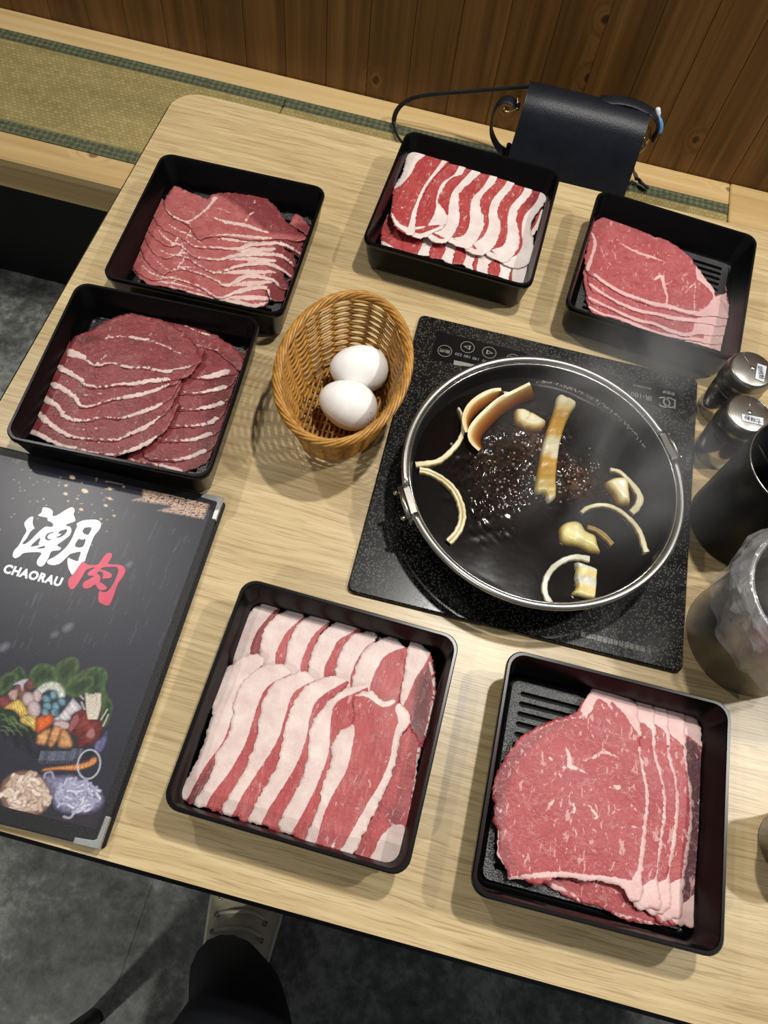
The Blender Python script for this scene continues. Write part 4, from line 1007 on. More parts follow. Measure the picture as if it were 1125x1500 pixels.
onion_wall('onion_strip', c5([(572, 490), (545, 400), (562, 310), (620, 232), (720, 165), (820, 135), (935, 145)]), c5([(592, 470), (590, 420), (610, 370), (670, 310), (760, 250), (840, 200), (930, 160)]), .009, .001, 'rear crescent onion layer with an amber inner face', go, 3, .0032)
onion_wall('onion_strip', c5([(672, 640), (600, 565), (592, 480), (645, 395), (740, 300), (850, 210), (960, 155), (1110, 80)]), c5([(690, 630), (675, 560), (705, 500), (770, 430), (850, 350), (950, 285), (1040, 240), (1150, 205)]), [.006, .008, .010, .011, .012, .014, .016, .02], .001, 'front crescent onion layer with a broad amber inner face and raised end', go, 4, .0028)
lump('leek_strip', c6([(335, 125), (390, 135), (452, 172), (420, 230), (385, 310), (352, 420), (335, 540), (325, 640), (328, 735), (320, 770), (272, 802), (252, 745), (193, 738), (200, 640), (218, 540), (245, 420), (280, 300), (312, 210)]), .0055, 'long flat amber and white leek strip lying across the broth', 'leek', None, 5,
     [(0, (216, 206, 172)), (.13, (200, 176, 110)), (.2, (184, 134, 40)), (.36, (196, 150, 62)), (.45, (206, 196, 160)), (.58, (206, 196, 166)), (.64, (184, 138, 36)), (.8, (176, 132, 30)), (.92, (190, 168, 88)), (1, (214, 206, 178))], grad=c6([(390, 140), (265, 790)]), edge=.0016)
gc = [(0, (240, 233, 198)), (.5, (234, 220, 164)), (.85, (204, 160, 78)), (1, (150, 98, 40))]
gg = 'garlic cloves in the broth'
lump('garlic_clove', c6([(65, 215), (110, 205), (160, 225), (225, 260), (262, 290), (240, 325), (180, 340), (110, 320), (68, 285)]), .008, 'pale split garlic clove boiling beside the leek strip', 'garlic', gg, 6, gc, groove=c6([(165, 225), (120, 310)]))
lump('garlic_clove', c8([(598, 118), (640, 92), (700, 84), (750, 100), (764, 180), (768, 262), (735, 270), (690, 265), (650, 205), (610, 150)]), .009, 'tall ivory garlic clove tucked inside a curled onion strip', 'garlic', gg, 7, gc)
onion_arc('onion_strip', c8([(628, 35), (700, 52), (765, 115), (812, 180), (836, 235), (815, 290), (775, 328)]), [.0038, .0042, .0056, .0068, .006], 'onion strip curled around the tall garlic clove', go, 8, line=False)
onion_arc('onion_strip', c8([(430, 330), (480, 292), (560, 277), (640, 292), (720, 332), (790, 400), (838, 480), (866, 560), (882, 600)]), [.0038, .004, .0042, .0045, .005, .0056], 'long thin onion arch ending near the pot wall', go, 9, line=False)
lump('ginger_piece', c8([(285, 430), (330, 392), (390, 383), (440, 408), (462, 450), (530, 488), (550, 555), (562, 606), (480, 592), (420, 560), (330, 546), (288, 510)]), .0075, 'pale yellow knobbly ginger piece floating in the broth', 'ginger', None, 10, [(0, (240, 228, 160)), (.5, (236, 220, 148)), (.85, (206, 180, 100)), (1, (150, 108, 50))])
onion_arc('onion_strip', c8([(475, 425), (540, 450), (600, 500), (645, 548)]), [.0038, .0044, .0048, .004], 'short brownish onion strip beside the ginger piece', go, 11, cols=[(0, (206, 178, 106)), (.5, (178, 140, 74)), (1, (110, 74, 34))])
onion_arc('onion_strip', c8([(488, 648), (400, 636), (320, 652), (245, 700), (195, 770), (178, 840), (190, 900), (222, 958)]), [.006, .005, .005, .005, .0052, .006], 'pale grey hook-shaped onion strip by the near pot wall', go, 12, line=False, cols=[(0, (212, 210, 190)), (.4, (186, 182, 156)), (1, (128, 116, 88))])
lump('leek_piece', c8([(392, 668), (470, 690), (540, 722), (540, 780), (538, 840), (522, 922), (440, 915), (370, 885), (398, 840), (388, 770), (398, 720)]), .006, 'square layered leek piece beside the hook-shaped onion strip', 'leek', None, 13,
     [(0, (212, 208, 190)), (.18, (204, 198, 172)), (.24, (222, 198, 118)), (.36, (222, 200, 122)), (.42, (196, 192, 172)), (.62, (206, 202, 180)), (.68, (214, 190, 112)), (1, (216, 200, 142))], grad=c8([(470, 675), (440, 920)]), edge=.0016)

# ------------------------------------------------------------------ rattan basket and eggs
KX, KY = -.0876, .3985; kl = (KX, KY, TZ)
basket = empty('egg_basket', kl, 'oval brown woven rattan basket holding two eggs', 'basket')
KH = .067; NS = 23
def bell(t): e = max(t, 0) ** .62; return .0365 + (.0525 - .0365) * e, .0535 + (.0775 - .0535) * e       # half axes x, y at height t
def bpt(t, th, off=0): a, b = bell(t); return ((a + off) * math.cos(th), (b + off) * math.sin(th), .003 + KH * t)
# equal-arc angles
th = np.linspace(0, 2 * math.pi, 2000); q_ = np.array([bpt(.6, a)[:2] for a in th]); s_ = np.r_[0, np.cumsum(np.linalg.norm(np.diff(q_, axis=0), axis=1))]
def ang(u): return np.interp((u % 1) * s_[-1], s_, th)
NR = 22; PTS = NS * 8
for r in range(NR):
    t_ = (r + .5) / NR
    pth = [bpt(t_, ang(i / PTS), .0016 * math.cos(math.pi * (i / 8 + r))) for i in range(PTS)]
    # the odd number of stakes makes the wave change sign after one turn: blend it over the seam
    v, f = tube(pth, .00155, 6, True, .95); mesh_obj('weaver', v, f, 'rattan', basket, True)
for k in range(NS):
    a = ang((k + .5) / NS)
    v, f = tube([bpt(t_, a) for t_ in np.linspace(0, 1.02, 9)], .0013, 6); mesh_obj('stake', v, f, 'rattan', basket, True)
for s in range(7):
    n_ = 240; turns = 6; pth = []
    for i in range(n_):
        u = i / n_; a = ang(u); ph = 2 * math.pi * (turns * u + s / 7)
        rx, ry = .0552, .0806; pth.append(((rx + .0028 * math.cos(ph)) * math.cos(a), (ry + .0028 * math.cos(ph)) * math.sin(a), .003 + KH + .001 + .0030 * math.sin(ph)))
    v, f = tube(pth, .0016, 6, True); mesh_obj('rim_strand', v, f, 'rattan', basket, True)
for s in range(3):
    n_ = 160; pth = []
    for i in range(n_):
        u = i / n_; a = ang(u); ph = 2 * math.pi * (10 * u + s / 3)
        pth.append(((.0370 + .0014 * math.cos(ph)) * math.cos(a), (.0540 + .0014 * math.cos(ph)) * math.sin(a), .0028 + .0013 * math.sin(ph)))
    v, f = tube(pth, .0014, 6, True); mesh_obj('foot_strand', v, f, 'rattan', basket, True)
for i in range(15):
    x = -.0355 + .071 * (i + .5) / 15; h_ = .052 * math.sqrt(max(0, 1 - (x / .0370) ** 2))
    v, f = tube([(x, y, .0042 + .0009 * math.cos(math.pi * (y / .009 + i))) for y in np.linspace(-h_, h_, 30)], .0017, 6); mesh_obj('base_rod', v, f, 'rattan', basket, True)
for i in range(12):
    y = -.0505 + .101 * (i + .5) / 12; h_ = .0365 * math.sqrt(max(0, 1 - (y / .0525) ** 2))
    v, f = tube([(x, y, .0042) for x in np.linspace(-h_, h_, 5)], .0013, 6); mesh_obj('base_rod', v, f, 'rattan', basket, True)
def egg(px, rot, label, tilt=0):
    R_ = .0222; L = .0275
    c0 = onz(*px, TZ + .028)
    secs = []
    for i in range(25):
        a = math.pi * i / 24; x = -L * math.cos(a); r = R_ * math.sin(a) * (1 - .11 * math.cos(a) * -1 * -1)
        secs.append([(x, max(r, 1e-5) * math.cos(2 * math.pi * k / 32), max(r, 1e-5) * math.sin(2 * math.pi * k / 32)) for k in range(32)])
    v, f = loft(secs, True, True, True); rm = np.array(Matrix.Rotation(rot, 3, 'Z') @ Matrix.Rotation(tilt, 3, 'Y'))
    o = mesh_obj('egg', np.array(v) @ rm.T, f, 'egg_shell', None, True); o.location = (c0[0], c0[1], TZ + .0285)
    return tag(o, label, 'egg', 'eggs in the basket')
egg((526, 541), math.radians(14), 'white hen egg lying deeper in the basket, without any stamp')
e2 = egg((509.5, 593), math.radians(-10 + 0), 'white hen egg with a faint red stamp lying in the basket')
cb = crop(4.891, 390, 410)
for q, rx in (((735, 985), .0022), ((757, 952), .0017)):
    cpt = onz(*cb([q])[0], TZ + .040); cen = np.array(e2.location); g = G(); pth = []
    for a in np.linspace(0, 2 * math.pi, 18, endpoint=False):
        p = np.array([cpt[0] + rx * math.cos(a), cpt[1] + rx * .8 * math.sin(a)]) - cen[:2]
        ca, sa = math.cos(math.radians(10)), math.sin(math.radians(10)); lx = p[0] * ca - p[1] * sa; ly = p[0] * sa + p[1] * ca
        aa = math.acos(max(-1, min(1, -lx / .0275))); r = .0222 * math.sin(aa) * (1 - .11 * math.cos(aa)); zz = math.sqrt(max(1e-8, r * r - ly * ly))
        pth.append((p[0], p[1], zz + .00005))
    v, f = tube(pth, .00018, 4, True); mesh_obj('date_stamp', v, f, 'stamp_red', e2)

# ------------------------------------------------------------------ spice shakers
def shaker(cx, cy, text, ptxt, rot, label, pk, dial):
    z = TZ + .0003; l0 = (cx, cy, z); r = .0213
    s = empty('spice_shaker', l0, label, 'shaker', 'steel spice shakers beside the hob')
    v, f = lathe([(r - .001, z), (r, z + .0012), (r, z + .040), (r - .0008, z + .041)], cx, cy, 64); mesh_obj('body', sub(v, l0), f, 'steel', s, True)
    v, f = lathe([(r + .0002, z + .0412), (r + .0012, z + .042), (r + .0012, z + .046), (r + .0004, z + .0472), (r + .0004, z + .0545), (r + .0012, z + .056), (r + .0012, z + .058), (r - .0002, z + .0605), (r - .0002, z + .0640), (r - .0018, z + .0662), (r - .003, z + .0668), (.0002, z + .0672)], cx, cy, 64, False, True)
    ld = mesh_obj('lid', sub(v, l0), f, 'steel_dull', s, True)
    md = ld.modifiers.new('es', 'EDGE_SPLIT'); md.split_angle = math.radians(40)
    zt = z + .0672
    v, f = lathe([(.0026, zt - .0004), (.0026, zt + .0004), (.0018, zt + .0011), (.0001, zt + .0013)], cx, cy, 16); mesh_obj('dial_rivet', sub(v, l0), f, 'steel', ld, True)
    d0, d1 = dial
    arc = [(cx + .0175 * math.cos(a), cy + .0175 * math.sin(a)) for a in np.linspace(d0, d1, 14)]
    pth = [(x, y, zt) for x, y in arc] + [(cx + .003 * math.cos(d1), cy + .003 * math.sin(d1), zt + .0001)]
    v, f = tube(pth, .00035, 6); mesh_obj('dial_edge', sub(v, l0), f, 'steel', ld, True)
    P = [onz(x, y, zt + .0004)[:2] for x, y in pk]; P = np.array(P); lc = P.mean(0)
    area = sum(P[i][0] * P[(i + 1) % 4][1] - P[(i + 1) % 4][0] * P[i][1] for i in range(4))
    if area < 0: P = P[::-1]
    v, f = slab(P, zt - .0002, zt + .0004); lb = mesh_obj('name_label', sub(v, l0), f, 'label_white', s)
    text_mesh('label_text', text, (lc[0], lc[1], zt + .00055), .0052, rot, 'ink', lb, l0, .015, sx=.95)
cs = crop(9, 1000, 500)
shaker(.2725, .5105, '胡椒粉', None, math.radians(-82), 'steel spice shaker with an upright white label near the loin tray', cs([(990, 290), (1110, 330), (1070, 538), (955, 490)]), (2.0, 2.2))
shaker(.2712, .4595, '七味粉', None, math.pi - .12, 'steel spice shaker between the other shaker and the black cup', cs([(780, 955), (1065, 1010), (1062, 1108), (785, 1045)]), (.6, 1.6))

# ------------------------------------------------------------------ black utensil cup
CX, CY = .2962, .3846; l0 = (CX, CY, TZ + .0003); z = TZ + .0003
cup = empty('utensil_cup', l0, 'tall black plastic utensil cup with a bright thin rim', 'cup')
v, f = lathe([(.043, z), (.0455, z + .0015), (.0455, z + .108), (.0448, z + .110), (.0438, z + .110), (.0432, z + .108), (.0425, z + .006), (.01, z + .005)], CX, CY, 72); mesh_obj('cup_body', sub(v, l0), f, 'black_matte', cup, True)
v, f = tube([(CX + .0443 * math.cos(a), CY + .0443 * math.sin(a), z + .1102) for a in np.linspace(0, 2 * math.pi, 72, endpoint=False)], .0007, 6, True); mesh_obj('rim_ring', sub(v, l0), f, 'steel', cup, True)
for a in (.5, .5 + math.pi / 2):
    g = G(); ca, sa = math.cos(a), math.sin(a)
    b, ff_ = box(-.0423, .0423, -.0008, .0008, z + .006, z + .075); g.add([(CX + x * ca - y * sa, CY + x * sa + y * ca, zz) for x, y, zz in b], ff_); g.obj('divider', 'black_plastic', cup, False, l0)

# ------------------------------------------------------------------ lined steel bin
NX, NY = .3058, .2742; l0 = (NX, NY, TZ + .0003)
bin_ = empty('table_bin', l0, 'squat brushed steel table bin under a clear plastic liner', 'bin')
v, f = lathe([(.049, z), (.0506, z + .0015), (.0506, z + .111), (.0500, z + .112), (.0494, z + .111), (.0488, z + .004), (.01, z + .003)], NX, NY, 72); mesh_obj('bin_body', sub(v, l0), f, 'steel_brushed', bin_, True)
rows = [(.012, .008, .1), (.036, .010, .3), (.044, .03, .5), (.0462, .065, .6), (.0472, .095, .6), (.0485, .1125, .4), (.0502, .1145, .25), (.0530, .1142, .4), (.0575, .108, 1.0), (.0600, .099, 1.4), (.0605, .088, 1.8), (.0595, .076, 2.2), (.0580, .064, 2.4)]
NB = 84; secs = []; r2 = np.random.default_rng(5); cr_ = r2.normal(0, 1, (len(rows), NB)); cr_ = (cr_ + np.roll(cr_, 1, 1) + .6 * np.roll(cr_, 1, 0)) / 1.9
for k, (r, h, w) in enumerate(rows):
    loop = []
    for i in range(NB):
        a = 2 * math.pi * i / NB
        wr = .0009 * w * (math.sin(7 * a + k * .5) + .8 * math.sin(13 * a - .7 * k)) + .0010 * w * cr_[k, i]
        hh = h
        if k >= 9: hh = h + (.010 * math.sin(2 * a + 2.6) + .006 * math.sin(5 * a + 1) + .0022 * cr_[-1, i]) * (k - 8) / 4
        if 8 > k > 5 : hh += .0006 * math.sin(13 * a)
        rr_ = max(r + wr, .0513) if k >= 8 else (min(r + wr * .5, .0478) if k < 5 else r)
        loop.append((NX + rr_ * math.cos(a), NY + rr_ * math.sin(a), z + hh))
    secs.append(loop)
v, f = loft(secs, True, True, False); l1 = (NX, NY, TZ + .0003)
o = mesh_obj('bin_liner', sub(v, l1), f, 'film', None, False); o.location = l1
tag(o, 'clear crinkled plastic bag lining the steel table bin', 'plastic bag')

# ------------------------------------------------------------------ steel tea cup at the table's far side
EX, EY = .3478, .1157; l0 = (EX, EY, TZ + .0003)
tc = empty('tea_cup', l0, 'small brown-grey steel cup beside the marbled beef tray', 'cup')
v, f = lathe([(.0225, z), (.0253, z + .002), (.0262, z + .03), (.0285, z + .058), (.0280, z + .0586), (.0274, z + .058), (.0250, z + .03), (.0235, z + .004), (.005, z + .003)], EX, EY, 48); mesh_obj('cup_body', sub(v, l0), f, 'steel_dull', tc, True)
v, f = tube([(EX + .0282 * math.cos(a), EY + .0282 * math.sin(a), z + .0584) for a in np.linspace(0, 2 * math.pi, 48, endpoint=False)], .0006, 6, True); mesh_obj('lip', sub(v, l0), f, 'steel', tc, True)

# ------------------------------------------------------------------ menu
MZ = TZ + .0105
mTR, mBR = onz(330, 731, MZ)[:2], onz(149, 1244, MZ)[:2]
up = (mTR - mBR); MHt = np.linalg.norm(up); up /= MHt; rt = np.array([up[1], -up[0]]); MWd = .222
l0 = (*(mBR - rt * MWd / 2 + up * MHt / 2), TZ + .0003); ma = math.atan2(rt[1], rt[0])
menu = empty('menu', l0, 'black leatherette menu with a white and red brush-lettered logo on its cover', 'menu', None, ma)
def ml_(p):                                           # world xy -> menu local (origin centre)
    d = np.asarray(p)[..., :2] - np.array(l0[:2]); return np.stack([d @ rt, d @ up], -1)
hw, hh = MWd / 2, MHt / 2
def rl(a, b, r, z): return [(x, y, z) for x, y in rrect(-a, a, -b, b, r, 3)]
v, f = loft([rl(hw - .0008, hh - .0008, .002, 0), rl(hw, hh, .003, .001), rl(hw, hh, .003, .0026), rl(hw - .001, hh - .001, .002, .0034)], True, True, True); mesh_obj('back_cover', v, f, 'leatherette', menu)
v, f = loft([rl(hw - .005, hh - .003, .001, .0035), rl(hw - .005, hh - .003, .001, .0064)], True, True, True); mesh_obj('page_block', v, f, 'print_grey', menu)
v, f = loft([rl(hw - .003, hh - .001, .002, .0065), rl(hw - .0022, hh, .003, .0075), rl(hw - .0022, hh, .003, .0092), rl(hw - .0035, hh - .0013, .002, .0100)], True, True, True); cov = mesh_obj('front_cover', v, f, 'leatherette', menu)
# printed sheet: colours painted on a fine grid in the sheet's own plane
mc = crop(3.309, 0, 650); m2 = crop(6.618, 0, 950); m3 = crop(6.618, 0, 1080); m1 = crop(6.25, 10, 730); mt = crop(4.018, 60, 680)
def ML(pts): return ml_(np.array([onz(x, y, MZ) for x, y in pts]))
px1 = ML([(311, 745), (133, 1213)])
sx1 = px1[0][0] - .0005; sy0 = px1[1][1]; sy1 = ML([(305, 738)])[0][1]; sx0 = -hw + .014
nx, ny = int((sx1 - sx0) / .0006), int((sy1 - sy0) / .0006)
gx, gy = np.meshgrid(np.linspace(sx0, sx1, nx), np.linspace(sy0, sy1, ny)); Q = np.c_[gx.ravel(), gy.ravel()]
lin = lambda c_: np.array(srgb(*c_)[:3])
COLS = np.tile(lin((46, 46, 55)), (len(Q), 1)) * (1 + .10 * vnoise(Q, 40, 3) + .05 * vnoise(Q, 160, 5))[:, None]
def hsh(seed): return np.random.default_rng(seed).uniform(0, 1, len(Q))
def paint(mask, col, a=1.0):
    global COLS
    m = (np.clip(mask, 0, 1) * a)[:, None]; col = np.asarray(col)
    COLS = COLS * (1 - m) + (lin(col) if col.shape == (3,) else col) * m
def soft(sd, w=.0006): return np.clip(.5 + sd / (2 * w), 0, 1)
def pp(poly, col, col2=None, a=1.0, soft_=.0006, tex=0, seed=0, stripes=None):
    P = smooth_path(ML(poly), 4, True); lo, hi = P.min(0) - .002, P.max(0) + .002
    ix = np.where((Q[:, 0] > lo[0]) & (Q[:, 0] < hi[0]) & (Q[:, 1] > lo[1]) & (Q[:, 1] < hi[1]))[0]
    if not len(ix): return
    sd = poly_sd(Q[ix], P); m = (np.clip(.5 + sd / (2 * soft_), 0, 1) * a)[:, None]
    cc = np.tile(lin(col), (len(ix), 1))
    if col2 is not None:                                # second tone towards the rim of the shape
        k = np.clip(1 - sd / (max(sd.max(), 1e-6) * .6), 0, 1)[:, None]; cc = cc * (1 - k) + lin(col2) * k
    if tex: cc = cc * (1 + tex * vnoise(Q[ix], 900, seed) + .5 * tex * vnoise(Q[ix], 2200, seed + 1))[:, None]
    if stripes:
        d, fr, am = stripes; cc = cc * (1 + am * np.sin(fr * (Q[ix] @ np.array([math.cos(d), math.sin(d)]))))[:, None]
    COLS[ix] = COLS[ix] * (1 - m) + np.clip(cc, 0, 1) * m
def pl2(line, w, col, a=1.0, soft_=.0005):
    P = smooth_path(ML(line), 4) if len(line) > 2 else ML(line); lo, hi = P.min(0) - .004, P.max(0) + .004
    ix = np.where((Q[:, 0] > lo[0]) & (Q[:, 0] < hi[0]) & (Q[:, 1] > lo[1]) & (Q[:, 1] < hi[1]))[0]
    if not len(ix): return
    d = seg_dist(Q[ix], P) * 1000 - w / 2; m = (np.clip(.5 - d / (2000 * soft_), 0, 1) * a)[:, None]
    COLS[ix] = COLS[ix] * (1 - m) + lin(col) * m
def ell(c_, rx, ry, rot=0, n=14):
    ca, sa = math.cos(math.radians(rot)), math.sin(math.radians(rot))
    return [(c_[0] + rx * math.cos(t_) * ca - ry * math.sin(t_) * sa, c_[1] + rx * math.cos(t_) * sa + ry * math.sin(t_) * ca) for t_ in np.linspace(0, 2 * math.pi, n, endpoint=False)]
# copper brush stroke
P = ML(mt([(600, 150), (760, 175), (995, 225), (955, 322), (850, 300), (690, 272), (760, 255), (760, 240), (538, 212), (600, 198)])); sd = poly_sd(Q, P)
paint(soft(sd, .0012) * (hsh(1) > .22) * (vnoise(Q, 1500, 8) > -.75), (206, 172, 150), .9)
for q, r in (((185, 77), 17), ((258, 157), 20), ((147, 126), 9), ((145, 174), 13), ((237, 266), 12), ((382, 243), 11), ((430, 303), 8), ((487, 133), 7), ((353, 322), 7), ((405, 145), 12), ((405, 202), 12), ((214, 203), 6), ((160, 217), 6), ((105, 125), 4), ((240, 110), 4), ((328, 85), 6), ((15, 205), 5)):
    pp(mt(ell(q, r, r * .6, 20, 8)), (222, 196, 160), None, 1, .0005)
for q0, q1 in (((385, 100), (480, 118)), ((380, 145), (430, 147)), ((380, 195), (425, 210))): pl2(mt([q0, q1]), .7, (196, 168, 146), .8)
for k in range(60):
    x, y = rng.uniform(0, 900), rng.uniform(60, 560); pp(mc(ell((x * .62, y), 3.2, 2.2, 0, 6)), (190, 178, 160), None, .8, .0004)
# scuffs
for k in range(170):
    x, y = rng.uniform(60, 950), rng.uniform(300, 1000); L = rng.uniform(10, 70); pl2(mc([(x, y), (x + L * .45, y - L)]), .35, (150, 152, 160), rng.uniform(.08, .28), .0004)
for q, r in (((330, 890), 26), ((265, 925), 16), ((625, 585), 14), ((90, 85), 10), ((20, 985), 26)): pp(mc(ell(q, r, r * .5, -35)), (150, 152, 162), None, .4, .0022)
# bowl of vegetables
G1, G2 = (42, 58, 36), (74, 98, 58)
for poly in ([(0, 300), (60, 245), (130, 235), (170, 270), (150, 340), (60, 420), (0, 440)], [(110, 240), (170, 182), (210, 185), (255, 285), (200, 310), (150, 260)], [(280, 300), (330, 180), (430, 148), (520, 180), (555, 250), (555, 320), (430, 350), (330, 380)], [(545, 320), (540, 180), (620, 110), (700, 84), (755, 110), (768, 180), (730, 250), (650, 340), (590, 370)], [(620, 380), (740, 260), (860, 190), (960, 180), (1025, 210), (1040, 290), (1015, 370), (1040, 450), (1020, 540), (960, 560), (820, 440), (700, 470)], [(760, 465), (620, 400), (720, 320), (860, 265), (905, 300), (890, 370)], [(1000, 760), (980, 640), (1040, 490), (1080, 520), (1085, 600), (1040, 720)]):
    pp(m2(poly), G1, G2, .95, .001, .25, 4)
pp(m2([(0, 640), (100, 590), (200, 680), (340, 830), (360, 950), (850, 960), (1010, 780), (1030, 850), (960, 1000), (820, 1080), (420, 1110), (200, 1000), (60, 900), (0, 860)]), (34, 34, 42), (44, 44, 54), .9, .002, .2, 3)
for q, rx, ry, ro, ca_, cb_ in (((40, 520), 70, 60, 10, (120, 60, 62), (92, 40, 44)), ((285, 350), 50, 60, 0, (104, 66, 58), (74, 44, 40)), ((190, 420), 70, 70, 0, (112, 76, 66), (84, 50, 48)), ((120, 450), 45, 55, 0, (150, 120, 120), (98, 68, 66))): pp(m2(ell(q, rx, ry, ro)), ca_, cb_, 1, .0008, .2, 6)
pp(m2([(130, 350), (200, 310), (270, 298), (230, 350), (220, 410), (190, 350)]), (178, 170, 184), None, .9)
pp(m2([(90, 430), (165, 400), (150, 500), (110, 470)]), (176, 150, 150), None, .7)
pp(m2([(350, 400), (420, 340), (500, 318), (580, 340), (625, 400), (630, 470), (570, 480), (540, 420), (470, 400), (400, 440)]), (186, 190, 178), (140, 146, 134), 1, .0008, .2, 5, (1.0, 3200, .14))
for q in ((520, 450), (450, 490), (600, 520), (460, 560), (540, 560), (530, 620), (440, 620)): pp(m2(ell(q, 48, 40, rng.uniform(0, 90))), (104, 138, 150), (56, 80, 90), .95, .0008, .25, 7)
for q, rx, ry, ro in (((360, 460), 45, 60, 0), ((275, 490), 62, 68, 0), ((330, 585), 64, 84, -8)): pp(m2(ell(q, rx, ry, ro)), (186, 168, 166), (142, 122, 124), 1, .0008)
pp(m2([(40, 580), (130, 510), (200, 500), (275, 610), (270, 640), (200, 660), (130, 600)]), (206, 176, 96), (150, 116, 50), 1, .0008, .15, 9, (.6, 3400, .3))
pp(m2([(205, 660), (330, 650), (350, 700), (340, 800), (280, 760), (205, 720)]), (212, 178, 98), (150, 116, 52), 1, .0008, .15, 9, (1.2, 3400, .3))
pp(m2([(0, 600), (80, 590), (170, 640), (200, 720), (300, 760), (340, 840), (300, 880), (220, 800), (100, 780), (0, 700)]), (44, 60, 40), (30, 40, 30), 1, .001, .4, 11)
for k in range(22):
    x, y = rng.uniform(0, 250), rng.uniform(610, 800) ; pl2(m2([(x, y), (x + 40, y + 8), (x + 70, y + 50)]), .5, (110, 132, 88), .7)
pp(m2([(360, 680), (440, 645), (500, 640), (520, 690), (490, 740), (420, 790), (355, 810)]), (206, 98, 46), (150, 66, 34), 1, .0008, .1, 2)
pp(m2([(520, 690), (600, 620), (700, 490), (720, 500), (790, 580), (700, 640), (680, 690), (600, 700)]), (196, 190, 192), (150, 146, 152), 1, .0008, .12, 3, (1.0, 1800, .15))
pp(m2(ell((600, 740), 85, 45, 8)), (184, 160, 158), (142, 116, 116), 1, .0008)
for poly in ([(355, 880), (370, 830), (470, 770), (490, 800), (450, 920), (400, 940), (350, 920)], [(470, 880), (520, 760), (590, 765), (580, 850), (510, 950), (470, 940)], [(560, 930), (590, 790), (650, 800), (690, 870), (700, 950), (610, 965)]): pp(m2(poly), (190, 140, 96), (128, 84, 52), 1, .0008, .3, 12)
pp(m2([(670, 800), (700, 650), (790, 600), (880, 630), (960, 690), (995, 760), (960, 860), (890, 920), (800, 950), (740, 940), (760, 860)]), (116, 52, 46), (92, 36, 36), 1, .0008, .35, 13)
pp(m2([(700, 680), (750, 640), (760, 700), (700, 790), (670, 800)]), (156, 96, 100), None, .7); pp(m2([(840, 840), (890, 770), (920, 830), (890, 870)]), (166, 120, 124), None, .7)
for k in range(40):
    x0_ = 830 + k * 3.6; pl2(m2([(900 + (k - 20) * 2.2, 680), (x0_ + 6, 560), (x0_ + rng.uniform(-14, 24), 430 + rng.uniform(0, 40))]), .45, (218, 208, 194) if k % 3 else (176, 160, 142), .85)
for a_, b_ in (((780, 460), (810, 490)), ((790, 520), (820, 590)), ((980, 690), (1040, 590)), ((1000, 750), (1050, 640))): pl2(m2([a_, b_]), .7, (214, 206, 190), .9)
pp(m2([(910, 930), (1000, 850), (1030, 800), (1035, 880), (990, 990), (940, 1000)]), (104, 102, 142), (74, 72, 104), .95, .0008, .3, 15)
for k in range(26):
    x = 400 + k * 16; pl2(m2([(x, 1000 - (k > 18) * 25), (x - 18, 1080 - (k > 20) * 20)]), .7, (132, 138, 158), rng.uniform(.25, .7))
for k in range(14):
    x = 380 + k * 27; pl2(m3([(x + 20, 140), (x - 5, 250)]), .8, (112, 118, 138), rng.uniform(.2, .5))
pp(m3([(410, 330), (440, 300), (600, 280), (750, 260), (850, 235), (890, 200), (930, 195), (935, 240), (880, 280), (740, 320), (560, 315)]), (206, 140, 86), (150, 92, 54), 1, .0007, .15, 5)
for k in range(6): pl2(m3([(700 + k * 38, 320 - k * 14), (740 + k * 34, 255 - k * 10)]), .5, (120, 70, 40), .8)
th_ = [(862, 262 + 0), ]
pl2(m3(ell((862, 262), 108, 142, 12, 26) + [ell((862, 262), 108, 142, 12, 26)[0]]), .9, (196, 196, 206), .95)
# noodles
def tangle(cx, cy, rx, ry, n, cols_, w, seed):
    r_ = random.Random(seed)
    for k in range(n):
        a = r_.uniform(0, 6.28); rr2 = math.sqrt(r_.random()) * .86; x = cx + rx * rr2 * math.cos(a); y = cy + ry * rr2 * math.sin(a); b = a + 1.57 + r_.uniform(-.7, .7); L = r_.uniform(40, 120); cv = r_.uniform(-.9, .9)
        p = [(x, y)]
        for j in range(3): b += cv * .5; x += L / 3 * math.cos(b); y += L / 3 * math.sin(b); p.append((x, y))
        p = [(cx + (xx - cx) * min(1, 1 / max(1e-6, math.hypot((xx - cx) / rx, (yy - cy) / ry))), cy + (yy - cy) * min(1, 1 / max(1e-6, math.hypot((xx - cx) / rx, (yy - cy) / ry)))) for xx, yy in p]
        pl2(m3(p), w + .8, cols_[0], .65); pl2(m3(p), w, cols_[1 + k % (len(cols_) - 1)], 1)
pp(m3(ell((250, 550), 255, 225, 10)), (150, 122, 108), (110, 84, 74), 1, .001)
tangle(250, 550, 245, 210, 75, [(112, 86, 76), (206, 184, 168), (190, 164, 148), (222, 204, 190)], 2.6, 5)
pp(m3([(430, 380), (560, 380), (700, 370), (810, 430), (990, 560), (960, 690), (780, 740), (560, 700), (500, 560)]), (140, 138, 164), (104, 102, 128), .95, .0015, .2, 6)
tangle(740, 560, 235, 165, 80, [(110, 108, 134), (182, 180, 204), (160, 158, 186), (204, 204, 222)], 1.5, 6)
pl2(m3([(620, 770), (680, 780), (720, 730)]), 1.6, (176, 174, 196)); pl2(m3([(430, 390), (440, 350), (500, 340), (520, 400)]), 1.3, (150, 150, 176))
P = ML(m3([(0, 800), (400, 770), (700, 770), (960, 700), (900, 930), (0, 740)])); paint(soft(poly_sd(Q, P), .003), (62, 46, 50), .45)
COLS = np.clip(COLS * (1 + .16 * vnoise(Q, 2600, 31) * vnoise(Q, 300, 32))[:, None] * .92, 0, 1)
fs = [(j * nx + i, j * nx + i + 1, (j + 1) * nx + i + 1, (j + 1) * nx + i) for j in range(ny - 1) for i in range(nx - 1)]
